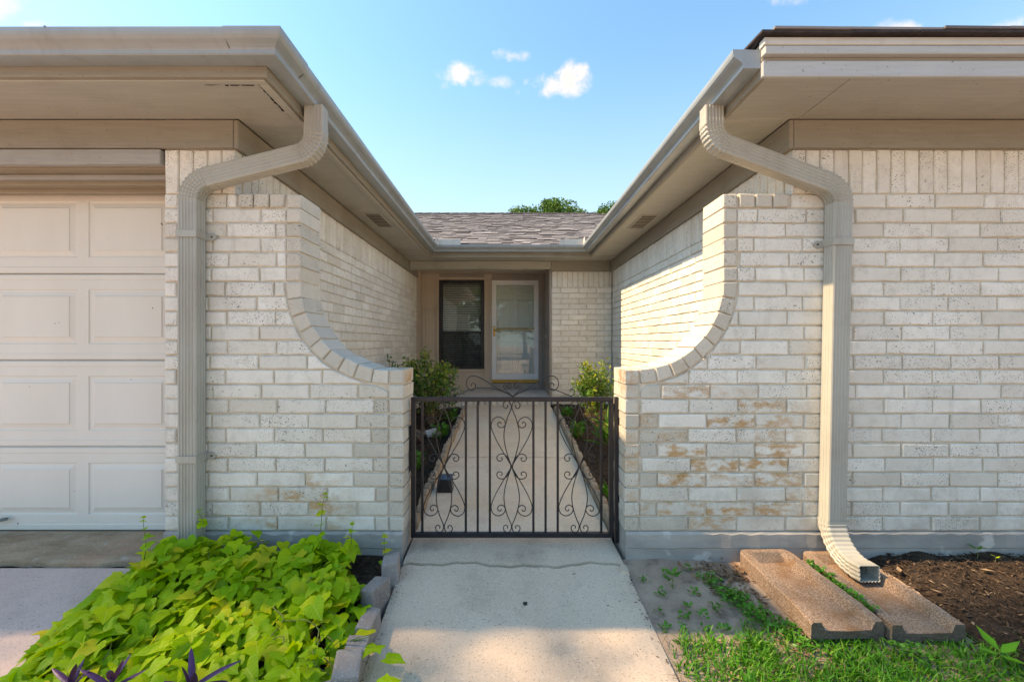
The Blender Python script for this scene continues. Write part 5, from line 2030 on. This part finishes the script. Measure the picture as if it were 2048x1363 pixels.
# ------------------------------------------------------------------ edging stones
def stone_mesh(w, d, h, c, jit):
    bm = bmesh.new()
    bmesh.ops.create_cube(bm, size=1.0)
    for v in bm.verts:
        v.co = Vector((v.co.x * w, v.co.y * d, (v.co.z + 0.5) * h)) + Vector([random.uniform(-jit, jit) for _ in range(3)])
    bmesh.ops.bevel(bm, geom=list(bm.edges), offset=c, segments=2, affect='EDGES', profile=0.6)
    for v in bm.verts:
        v.co += Vector([random.uniform(-.0012, .0012) for _ in range(3)])
    me = bpy.data.meshes.new('edging_stone')
    bm.to_mesh(me)
    bm.free()
    return me


ORD = ['first', 'second', 'third', 'fourth', 'fifth', 'sixth', 'seventh', 'eighth', 'ninth', 'tenth', 'eleventh', 'twelfth', 'thirteenth', 'fourteenth', 'fifteenth', 'sixteenth', 'seventeenth',
       'eighteenth', 'nineteenth', 'twentieth', 'twenty-first', 'twenty-second', 'twenty-third', 'twenty-fourth', 'twenty-fifth', 'twenty-sixth', 'twenty-seventh', 'twenty-eighth']


def build_edging():
    specs = [(786, 1128, .085, .115, .10, 'edging stone nearest the left gate pillar, tilted beside the threshold', .18),
             (757, 1170, .07, .15, .095, 'second edging stone from the left gate pillar, smooth and leaning', -.22),
             (741, 1222, .065, .13, .085, 'third edging stone from the left gate pillar, low and half buried', -.05),
             (715, 1272, .08, .12, .085, 'edging stone overhung by a stray lime leaf, beside the walk', .1),
             (697, 1308, .085, .135, .10, 'large speckled grey edging stone on the bed corner beside the walk', .22),
             (672, 1350, .085, .10, .09, 'edging stone at the near end of the lime vine bed', .15)]
    for (px_, py_, w, d, h, label, rz) in specs:
        zt = 0.045
        y = (CAM_H - zt) * 860 / (py_ - 684)
        x = (px_ - 1016) * y / 860 - 0.012
        o = link_mesh('edging_stone', stone_mesh(w, d, h + 0.05, 0.010, 0.006), M['paver'], None, (x, y, walk_z(y) - 0.055), (random.uniform(-.08, .08), random.uniform(-.12, .06), rz))
        tag(o, label, 'edging stone', 'edging stones of the vine bed')
    # scalloped edging in the court: upright rounded pieces
    def scallop():
        w, th, h = 0.108, 0.045, 0.125
        mb = MB()
        prof = [(-w / 2, 0), (w / 2, 0), (w / 2, h * .72)] + [(w / 2 * math.cos(a), h * .72 + h * .28 * math.sin(a)) for a in lin(0.25, math.pi - 0.25, 7)] + [(-w / 2, h * .72)]
        rings = []
        for y, s in ((-th / 2, 0.93), (-th / 2 + .006, 1.0), (th / 2 - .006, 1.0), (th / 2, 0.93)):
            rings.append([(p[0] * s + random.uniform(-.001, .001), y, p[1] * (s if p[1] > 0 else 1)) for p in prof])
        mb.loft(rings, True, True)
        return mb.mesh('edging_stone')
    ms = [scallop() for _ in range(4)]
    for s, x0, lab, grp in ((-1, -0.572, 'scalloped edging stone from the gate along the left court bed', 'scalloped edging along the left court bed'),
                            (1, 0.628, 'scalloped edging stone from the gate along the right court bed', 'scalloped edging along the right court bed')):
        y = 2.66
        k_ = 0
        while y < 5.65:
            o = link_mesh('edging_stone', random.choice(ms), M['scallop'], None,
                          (x0 + random.uniform(-.004, .004), y, walk_z(y) - 0.052 + random.uniform(-.006, .004)), (random.uniform(-.05, .05), s * random.uniform(-.02, .10), math.pi / 2 + random.uniform(-.05, .05)))
            tag(o, ORD[k_] + ' ' + lab, 'edging stone', grp)
            k_ += 1
            y += 0.1135


build_edging()


# ------------------------------------------------------------------ court planting
def build_shrub(x, y, h, r, label, n, tipmat='shrub_tip'):
    zb = walk_z(y)
    t = thing('shrub', label, 'shrub', (x, y, zb))
    mb = MB()
    tips = []
    for k in range(26):
        a = random.uniform(0, 6.28)
        rr = r * math.sqrt(random.random()) * 1.0
        hh = h * random.uniform(0.55, 1.0) * (1.0 - 0.25 * (rr / r) ** 2)
        p = [(0.02 * math.cos(a), 0.02 * math.sin(a), -0.02), (rr * .35 * math.cos(a), rr * .35 * math.sin(a), hh * .35), (rr * .8 * math.cos(a), rr * .8 * math.sin(a), hh * .75), (rr * math.cos(a), rr * math.sin(a), hh)]
        sp = smooth_path(p, 4)
        mb.tube(sp, [0.006 - 0.0045 * i / (len(sp) - 1) for i in range(len(sp))], 4, False)
        tips.append(sp)
    o = link_mesh('branches', mb.mesh('branches', True, False), M['twig'], t)
    o['kind'] = 'stuff'
    pts, dirs, pts2, dirs2 = [], [], [], []
    for sp in tips:
        for _ in range(n // 26):
            s = random.random() ** 0.7
            q = sp[min(len(sp) - 1, int((0.30 + 0.7 * s) * (len(sp) - 1)))]
            j = 0.045 * (1 - 0.3 * s)
            p = (q.x + random.gauss(0, j), q.y + random.gauss(0, j), q.z + random.gauss(0, j))
            d = (random.gauss(0, 1), random.gauss(0, 1), random.gauss(0.5, 0.8))
            (pts2 if s > 0.86 and p[2] > h * 0.55 else pts).append(p)
            (dirs2 if len(pts2) > len(dirs2) else dirs).append(d)
    for nm, P, D, m in (('foliage', pts, dirs, 'shrub'), ('new_growth', pts2, dirs2, tipmat)):
        k = len(P)
        me = leaves_mesh(nm, P, D, rand_dirs(k, 1.2), rng.uniform(0.038, 0.068, k), rng.uniform(0.017, 0.029, k), 0.10)
        o = link_mesh(nm, me, M[m], t)
        o['kind'] = 'stuff'


build_shrub(-0.90, 5.0, 0.92, 0.36, 'leafy green shrub with yellow tips left of the court walk below the window', 2300)
build_shrub(1.03, 5.1, 0.80, 0.26, 'variegated shrub with yellow top leaves right of the court walk', 1700)
build_shrub(-1.12, 4.2, 0.30, 0.22, 'low dark shrub behind the left gate pillar', 500)
build_shrub(1.12, 3.9, 0.42, 0.16, 'strappy green bush behind the right gate pillar', 420, 'bright')


def build_tuft(x, y, h, r, label, n, mat='bright', name='bedding_plant', lw=(0.05, 0.09), ww=(0.016, 0.028)):
    zb = walk_z(y)
    t = thing(name, label, 'plant', (x, y, zb))
    P, D = [], []
    for k in range(n):
        a = random.uniform(0, 6.28)
        rr = r * random.random() ** 0.6
        P.append((rr * .5 * math.cos(a), rr * .5 * math.sin(a), random.uniform(0.0, h * .7)))
        D.append((math.cos(a) * random.uniform(.3, 1), math.sin(a) * random.uniform(.3, 1), random.uniform(.2, 1.1)))
    k = len(P)
    me = leaves_mesh('leaves', P, D, rand_dirs(k, 2.0), rng.uniform(*lw, k), rng.uniform(*ww, k), 0.08, None, 0.15)
    o = link_mesh('leaves', me, M[mat], t)
    o['kind'] = 'stuff'
    mb = MB()
    for k in range(5):
        a = random.uniform(0, 6.28)
        mb.tube([(0, 0, -.02), (r * .2 * math.cos(a), r * .2 * math.sin(a), h * .4), (r * .4 * math.cos(a), r * .4 * math.sin(a), h * .7)], 0.003, 4, False)
    o = link_mesh('stems', mb.mesh('stems', True, False), M['lime_stem'], t)


build_tuft(-0.665, 5.1, 0.16, 0.11, 'small bright green plant at the far end of the left court bed', 60)
build_tuft(-0.70, 4.45, 0.17, 0.12, 'bright green plant between white rock and edging in the left court bed', 70)
build_tuft(-0.80, 3.55, 0.20, 0.15, 'nearest bright green plant in the left court bed behind the gate', 80)
build_tuft(-1.0, 3.2, 0.16, 0.10, 'small blue green plant against the left court wall', 50, 'shrub')
build_tuft(0.72, 5.25, 0.15, 0.10, 'small bright green plant at the far end of the right court bed', 60)
build_tuft(0.72, 4.45, 0.20, 0.12, 'upright bright green plant behind the right gate panel', 80)
build_tuft(0.98, 4.15, 0.34, 0.17, 'strap leaved green plant in the right court bed', 90, 'bright', 'strap_plant', (0.12, 0.22), (0.010, 0.016))
build_tuft(0.70, 2.95, 0.12, 0.05, 'tiny seedling with pale flower between right edging and gate post', 22)
# twig standing up behind the left wing's scoop
t = thing('sapling', 'thin leafy sapling poking up behind the left scooped wing', 'sapling', (-0.835, 3.05, walk_z(3.05)))
mb = MB()
mb.tube([(0, 0, -.02), (0.01, 0, 0.45), (-0.005, 0.0, 0.98)], [0.006, 0.004, 0.002], 5, False)
link_mesh('stem', mb.mesh('stem', True, False), M['twig'], t)
P = [(random.gauss(0, .012), random.gauss(0, .012), z) for z in rng.uniform(0.90, 1.0, 9)] + [(0.05 + random.gauss(0, .01), 0, 0.91 + random.gauss(0, .006)) for _ in range(6)] + [(random.gauss(0, .03), random.gauss(0, .03), z) for z in rng.uniform(0.3, 0.85, 20)]
o = link_mesh('leaves', leaves_mesh('leaves', P, rand_dirs(len(P), 0.6), rand_dirs(len(P), 1.5), rng.uniform(.03, .05, len(P)), rng.uniform(.012, .018, len(P))), M['shrub'], t)
o['kind'] = 'stuff'


def rock(x, y, r, sq, mat, label, name='rock'):
    bm = bmesh.new()
    bmesh.ops.create_icosphere(bm, subdivisions=2, radius=r)
    for v in bm.verts:
        k = 1 + 0.16 * math.sin(5 * v.co.x / r + 3 * v.co.y / r) + random.uniform(-.08, .08)
        v.co = Vector((v.co.x * k * 1.15, v.co.y * k, v.co.z * sq * k))
    me = bpy.data.meshes.new(name)
    bm.to_mesh(me)
    bm.free()
    tag(link_mesh(name, me, mat, None, (x, y, walk_z(y) + r * sq * .45)), label, name)


rock(-0.79, 4.55, 0.085, 0.6, M['white_rock'], 'white angular rock in the left court bed')
rock(-0.98, 4.40, 0.12, 0.6, M['brown_rock'], 'dark brown rock beside the white rock in the left court bed')

# black solar lamp on the left edging
t = thing('solar_lamp', 'black box shaped solar lamp standing on the left edging inside the gate', 'solar lamp', (-0.462, 3.16, walk_z(3.16)))
mb = MB()
mb.loft([[(-0.058, -0.045, 0.0), (0.058, -0.045, 0.0), (0.058, 0.045, 0.0), (-0.058, 0.045, 0.0)], [(-0.050, -0.040, 0.085), (0.050, -0.040, 0.085), (0.050, 0.050, 0.105), (-0.050, 0.050, 0.105)]])
link_mesh('housing', mb.mesh('housing'), M['black_plastic'], t)
mb = MB()
mb.loft([[(-0.045, -0.036, 0.0865), (0.045, -0.036, 0.0865), (0.045, 0.046, 0.1055), (-0.045, 0.046, 0.1055)], [(-0.045, -0.036, 0.089), (0.045, -0.036, 0.089), (0.045, 0.046, 0.108), (-0.045, 0.046, 0.108)]])
link_mesh('solar_panel', mb.mesh('solar_panel'), M['solar'], t)


# ------------------------------------------------------------------ mulch, litter, weeds and grass
def chips(name, n, region, zf, size, mats, label):
    """loose bark chips and fibres"""
    groups = {}
    for _ in range(n):
        x, y = region()
        m = random.choices([k for k, _ in mats], [w for _, w in mats])[0]
        mb = groups.setdefault(m, MB())
        L = random.uniform(*size)
        w = L * random.uniform(0.10, 0.34)
        th = w * random.uniform(0.25, 0.6)
        a, pt = random.uniform(0, 6.28), random.gauss(0, 0.28)
        d = Vector((math.cos(a) * math.cos(pt), math.sin(a) * math.cos(pt), math.sin(pt)))
        s = Vector((-math.sin(a), math.cos(a), random.gauss(0, .3))).normalized()
        u = d.cross(s)
        c = Vector((x, y, zf(x, y) + random.uniform(-.002, 0.014)))
        k = Vector((0, 0, random.uniform(-.15, .15) * L))
        mb.add([c - d * L / 2, c + s * w / 2 + k, c + d * L / 2, c - s * w / 2 + k, c + u * th + k, c - u * th + k], [(0, 3, 4), (3, 2, 4), (2, 1, 4), (1, 0, 4), (3, 0, 5), (2, 3, 5), (1, 2, 5), (0, 1, 5)])
    first = None
    for m, mb in groups.items():
        o = link_mesh(name, mb.mesh(name, False, False), M[m])
        tag(o, label[m], 'mulch', None, 'stuff')


def mulch_z(x, y):
    e = min(1, max(0, (x - 1.85) / 0.12)) * min(1, max(0, (y - 1.42 - 0.05 * math.sin(5 * x)) / 0.16))
    return walk_z(y) - 0.045 + e * 0.060


def reg_right():
    while True:
        x, y = random.uniform(1.80, 3.3), random.uniform(1.36, 2.28)
        if (y > 1.44 + 0.05 * math.sin(5 * x) or random.random() < .4) and (x > 1.88 or y < 1.68 or random.random() < .25):
            return x, y


LB = {'chip_dark': 'dark bark chips heaped along the right foundation', 'chip_brown': 'brown bark fibres scattered on the right mulch bed', 'chip_pale': 'pale wood slivers among the bark right of the splash blocks'}
chips('bark_mulch', 9500, reg_right, mulch_z, (0.006, 0.036), [('chip_dark', 5), ('chip_brown', 3.4), ('chip_pale', 0.22)], LB)
LB2 = {'chip_dark': 'dark bark chips under and beside the lime vine', 'chip_brown': 'brown bark fibres at the edge of the lime vine bed'}
chips('bark_mulch', 1300, lambda: (random.uniform(-1.0, -0.60), random.uniform(1.0, 2.27)), lambda x, y: walk_z(y) + 0.004, (0.012, 0.05), [('chip_dark', 5), ('chip_brown', 1.2)], LB2)
LB3 = {'chip_dark': 'dark bark chips covering the court planting beds', 'chip_brown': 'brown bark bits scattered over the court planting beds'}
chips('bark_mulch', 2600, lambda: (random.choice([-1, 1]) * random.uniform(0.64, 1.46) - (0.0 if random.random() < .5 else 0), random.uniform(2.6, 5.7)), lambda x, y: walk_z(y) + 0.004, (0.015, 0.05), [('chip_dark', 5), ('chip_brown', 1.0)], LB3)


def reg_edge():
    y = random.uniform(1.2, 2.2)
    if random.random() < .55:
        return 0.60 + 0.018 * (YW - y) - abs(random.gauss(0, .018)), y
    return -0.548 + 0.02 * (YW - y) + abs(random.gauss(0, .02)), y


chips('walk_debris', 190, reg_edge, lambda x, y: walk_z(y) - 0.003, (0.004, 0.018), [('chip_dark', 2), ('chip_brown', 3)], {'chip_dark': 'dark crumbs of soil along the edges of the front walk', 'chip_brown': 'brown plant crumbs along the edges of the front walk'})


def rz_soil(x, y):
    return walk_z(y) - 0.020


# dry leaf litter against the wall and along the empty splash block
P, D = [], []
for _ in range(330):
    if random.random() < 0.55:
        x, y = random.gauss(1.10, 0.10), random.gauss(2.16, 0.07)
    else:
        s = random.random()
        x, y = 1.16 - 0.02 * s + random.gauss(0, .035), 2.2 - 0.55 * s + random.gauss(0, .03)
    if y > 2.29 or x < 0.66 or (1.19 < x < 1.5 and 1.70 < y):
        continue
    P.append((x, y, rz_soil(x, y) + random.uniform(0.002, 0.02)))
    D.append((random.gauss(0, 1), random.gauss(0, 1), random.gauss(0, .25)))
for _ in range(120):
    x, y = random.uniform(0.8, 2.9), random.uniform(1.38, 1.75)
    P.append((x, y, rz_soil(x, y) + random.uniform(0.002, 0.012)))
    D.append((random.gauss(0, 1), random.gauss(0, 1), random.gauss(0, .2)))
k = len(P)
o = link_mesh('leaf_litter', leaves_mesh('leaf_litter', P, D, rand_dirs(k, 2), rng.uniform(.018, .05, k), rng.uniform(.008, .018, k), 0.12), M['dry_leaf'])
tag(o, 'brown dry leaf litter gathered against the empty splash block', 'leaf litter', None, 'stuff')

# single fallen leaves that stand out
for (px_, py_, L, yaw, label) in ((1412, 1206, .045, .4, 'orange fallen leaf on the soil left of the empty splash block'), (1448, 1228, .06, 2.2, 'grey brown fallen leaf flat on the purple brown soil'),
                                  (1800, 1143, .055, 1.0, 'torn yellow leaf on the mulch near the downspout mouth'), (1884, 1184, .04, 2.5, 'small curled tan leaf in the middle of the mulch bed'),
                                  (1958, 1136, .055, -.7, 'narrow tan fallen leaf on the mulch near the foundation'), (1985, 1320, .07, 1.4, 'large pale fallen leaf in the grass at the edge of the mulch')):
    y = 860 * (CAM_H + 0.01) / (py_ - 684)
    x = (px_ - 1016) * y / 860
    z = (mulch_z(x, y) if px_ > 1750 else rz_soil(x, y)) + 0.016
    y = 860 * (CAM_H - z) / (py_ - 684)
    x = (px_ - 1016) * y / 860
    mb = MB()
    o = link_mesh('fallen_leaf', leaves_mesh('fallen_leaf', [(0, 0, 0)], [(math.cos(yaw), math.sin(yaw), .1)], [(0, 0, 1)], [L], [L * .42], 0.16), M['chip_pale'], None, (x, y, z))
    tag(o, label, 'leaf', 'fallen leaves')


def blade_mesh(name, P, H, Wd, lean, tone):
    """grass blades: three-segment bent strips"""
    n = len(P)
    P = np.asarray(P, float)
    a = rng.uniform(0, 2 * np.pi, n)
    side = np.stack([np.cos(a), np.sin(a), np.zeros(n)], 1)
    b = a + np.pi / 2 + rng.normal(0, .5, n)
    out = np.stack([np.cos(b), np.sin(b), np.zeros(n)], 1)
    H, Wd, lean = (np.asarray(q)[:, None] for q in (H, Wd, lean))
    up = np.array([[0, 0, 1.0]])
    V = []
    for s, wf in ((0, 1.0), (0.4, 0.95), (0.75, 0.65), (1.0, 0.04)):
        c = P + up * H * (s - 0.35 * lean * s * s) + out * H * lean * s * s
        V += [c - side * Wd * wf / 2, c + side * Wd * wf / 2]
    V = np.stack(V, 1).reshape(-1, 3)
    k = np.arange(n)[:, None] * 8
    F = np.concatenate([k + np.array([[0, 1, 3, 2]]), k + np.array([[2, 3, 5, 4]]), k + np.array([[4, 5, 7, 6]])], 1).reshape(-1, 4)
    me = bpy.data.meshes.new(name)
    me.from_pydata(V.tolist(), [], F.tolist())
    at = me.attributes.new('tone', 'FLOAT', 'FACE')
    at.data.foreach_set('value', np.repeat(np.asarray(tone, np.float32), 3))
    me.polygons.foreach_set('use_smooth', [True] * len(me.polygons))
    return me


def grass_density(x, y):
    front = 1.80 + 0.05 * math.sin(7 * x) + 0.03 * math.sin(19 * x) - max(0, x - 1.5) * 0.16
    left = 0.605 + 0.08 * max(0, y - 1.45)
    d = min(1, max(0, (front - y) / 0.09)) * min(1, max(0, (x - left) / 0.07))
    patch = 0.5 + 0.5 * math.sin(5.3 * x + 1.2) * math.sin(8 * y + 2 * x)
    thin = 1.0 if x < 1.35 else max(0.16, 1.0 - (x - 1.35) * 0.75)
    if 1.05 < x < 1.25 and 1.60 < y:
        d *= 0.35
    return d * thin * (0.35 + 0.65 * patch)


P = []
while len(P) < 15000:
    x, y = random.uniform(0.58, 3.0), random.uniform(0.95, 1.85)
    if random.random() < grass_density(x, y):
        P.append((x, y, rz_soil(x, y) - 0.004))
n = len(P)
o = link_mesh('grass', blade_mesh('grass', P, rng.uniform(.025, .068, n), rng.uniform(.0035, .0075, n), rng.uniform(.3, 1.15, n), rng.random(n)), M['grass'])
tag(o, 'bright green patch of lawn grass in front of the splash blocks', 'grass', None, 'stuff')
P = []
for _ in range(800):
    x, y = random.uniform(0.62, 3.0), random.uniform(1.0, 1.80)
    P.append((x, y, rz_soil(x, y)))
n = len(P)
o = link_mesh('dry_grass', blade_mesh('dry_grass', P, rng.uniform(.03, .07, n), rng.uniform(.0018, .0035, n), rng.uniform(1.1, 2.2, n), rng.random(n)), M['straw'])
tag(o, 'dry straw coloured grass blades mixed into the lawn patch', 'grass', None, 'stuff')

# clover and creeping weeds: along the empty block, between the two blocks, and dotted on the soil
P, D = [], []


def clover(x, y, r, k, z=None):
    for _ in range(k):
        a, q = random.uniform(0, 6.28), r * math.sqrt(random.random())
        P.append((x + q * math.cos(a), y + q * math.sin(a), (rz_soil(x, y) if z is None else z) + random.uniform(0.004, 0.030)))
        b = random.uniform(0, 6.28)
        D.append((math.cos(b), math.sin(b), random.uniform(-.1, .5)))


for s in lin(0, 1, 26):
    x = 0.99 + 0.20 * s + random.gauss(0, .02)
    y = 2.12 - 0.42 * s + random.gauss(0, .02)
    clover(x, y, 0.045, 26)
for s in lin(0, 1, 14):
    clover(1.523 + random.gauss(0, .004), 2.16 - 0.36 * s, 0.012, 14, 0.012)
for s in lin(0, 1, 6):
    clover(1.53 + random.gauss(0, .015), 1.68 - 0.06 * s, 0.03, 16, -.05)
for (x, y, k) in ((0.72, 2.02, 14), (0.80, 1.93, 12), (0.665, 1.90, 9), (0.735, 1.80, 14), (0.83, 1.79, 16), (0.70, 1.72, 12), (0.90, 1.80, 14), (0.80, 2.16, 14), (0.92, 2.2, 16), (0.95, 1.74, 20), (0.68, 2.12, 10), (0.88, 2.02, 14), (0.76, 1.87, 16), (0.86, 1.88, 14), (0.66, 1.80, 14), (0.79, 2.08, 10), (0.93, 1.92, 18)):
    clover(x, y, 0.022, k)
k = len(P)
o = link_mesh('clover', leaves_mesh('clover', P, D, rand_dirs(k, 2.2), rng.uniform(.012, .026, k), rng.uniform(.010, .020, k), 0.06), M['bright'])
tag(o, 'creeping clover and small weeds along the splash blocks and sandy soil', 'weeds', None, 'stuff')


def seedling(px_, py_, h, mat, label, n):
    y = 860 * (CAM_H - 0.02) / (py_ - 684)
    x = (px_ - 1016) * y / 860
    t = thing('seedling', label, 'seedling', (x, y, mulch_z(x, y) if x > 1.8 else rz_soil(x, y)))
    mb = MB()
    mb.tube([(0, 0, -.01), (0.003, 0, h * .5), (-0.002, 0, h)], 0.0016, 4, False)
    link_mesh('stem', mb.mesh('stem', True, False), M['lime_stem'], t)
    for i in range(n):
        a = 6.28 * i / n + random.uniform(-.4, .4)
        me = leaves_mesh('leaf', [(0, 0, h * random.uniform(.6, 1))], [(math.cos(a), math.sin(a), .3)], [(0, 0, 1)], [h * random.uniform(.6, .9)], [h * .3], .08)
        link_mesh('leaf', me, M[mat], t)


seedling(1955, 1112, .06, 'bright', 'small bright seedling at the foot of the right foundation', 4)
seedling(1990, 1120, .04, 'lime', 'yellow green seedling leaf beside the foundation on the mulch', 2)
seedling(1345, 1150, .075, 'bright', 'weed sprouting at the foot of the right foundation near the walk', 7)
seedling(2000, 1290, .12, 'grass', 'tall weed at the edge of the mulch bed', 4)

# strap-leaved tuft at the edge of the vine bed
t = thing('strap_grass', 'dark strap leaved tuft between the lime vine and the edging stones', 'plant', (-0.70, 1.60, walk_z(1.6)))
for i in range(9):
    me = lance_mesh(random.uniform(.13, .22), 0.012, random.uniform(.2, .6), .25)
    o = link_mesh('leaf', me, M['grass'], t, (random.gauss(0, .01), random.gauss(0, .01), 0.01), (Euler((0, 0, random.uniform(.2, 2.4))).to_matrix() @ Euler((random.uniform(.3, .9), 0, 0)).to_matrix()).to_euler())


# ------------------------------------------------------------------ trees
def build_tree(x, y, h, r, zc, label, n, leaf, clumps=26, keep=None, trunk_r=0.22, squash=0.8, zg=-0.2):
    t = thing('tree', label, 'tree', (x, y, zg))
    mb = MB()
    top = Vector((0, 0, zc - zg))
    mb.tube(smooth_path([(0, 0, -.2), (0.05, 0.02, h * .2), (-0.04, 0.05, zc - zg - r * .3), (0.02, 0, zc - zg + r * .2)], 4), [trunk_r * (1 - 0.07 * i) for i in range(13)], 8)
    cs = []
    for k in range(clumps):
        d = rand_dirs(1)[0]
        q = random.uniform(.45, 1.0) ** 0.6
        c = top + Vector((d[0] * r * q, d[1] * r * q, d[2] * r * q * squash))
        cs.append(c)
        st = Vector((0, 0, zc - zg - r * .45 + random.uniform(-.1, .3) * r))
        m_ = st.lerp(c, .5) + Vector((random.gauss(0, .1 * r), random.gauss(0, .1 * r), random.uniform(0, .12) * r))
        mb.tube(smooth_path([st, m_, c], 3), [trunk_r * .3 * (1 - .13 * i) for i in range(7)], 5, False)
    o = link_mesh('trunk', mb.mesh('trunk', True, False), M['bark'], t)
    P = []
    cr = r * 0.42
    for c in cs:
        k = n // clumps
        d = rand_dirs(k)
        q = rng.random(k) ** 0.45
        pts = np.array(c) + d * (q * cr * rng.uniform(.7, 1.15))[:, None] * np.array([1, 1, .8])
        P.append(pts)
    P = np.concatenate(P)
    if keep is not None:
        P = P[keep(P + np.array([x, y, zg]))]
    k = len(P)
    me = leaves_mesh('crown', P, rand_dirs(k, -.2), rand_dirs(k, .8), rng.uniform(leaf * .7, leaf * 1.3, k), rng.uniform(leaf * .4, leaf * .7, k), 0.1)
    o = link_mesh('crown', me, M['tree_leaf'], t)
    o['kind'] = 'stuff'
    return t


# beyond the roof
YT = 26.0
build_tree((1118 - 1016) * YT / 860, YT, 9.2, 1.75, 8.3, 'round topped green tree beyond the middle of the shingle roof', 10000, 0.16, 34)
build_tree((1036 - 1016) * YT / 860, YT + 1.0, 8.8, 1.35, 8.45, 'lower thin topped tree beyond the roof, left of the round one', 3600, 0.15, 18)
build_tree((1163 - 1016) * YT / 860, YT + 1.5, 8.8, 1.2, 8.6, 'low bushy tree beyond the roof, right of the round one', 3600, 0.15, 18)
build_tree((1214 - 1016) * YT / 860 + 0.6, YT + 2.0, 9, 1.0, 9.3, 'tree top just showing beside the right gutter', 3000, 0.15, 14)
build_tree(-9.2, 1.10, 14.5, 1.2, 10.6, 'tall loose columnar tree added out of view beyond the driveway to dapple the front walk', 3600, 0.13, 60,  # unseen tree, added so its sparse crown softens the sun on the walk
           lambda P: P[:, 1] < 1.95 + 0.80 * ((P[:, 2] + 1.16 * P[:, 0]) < 1.90), 0.07, 3.6)  # crown cut back so the sun still reaches the right downspout
# across the road, mirrored in the door glass
for (x, y, lab) in ((1.5, -24, 'street tree across the road straight opposite the front door'), (-6.5, -25, 'street tree across the road opposite the garage'), (8.5, -26, 'street tree across the road opposite the right wing')):
    build_tree(x, y, 9, 4.6, 5.2, lab, 7000, 0.42, 30, None, 0.28, 0.85)
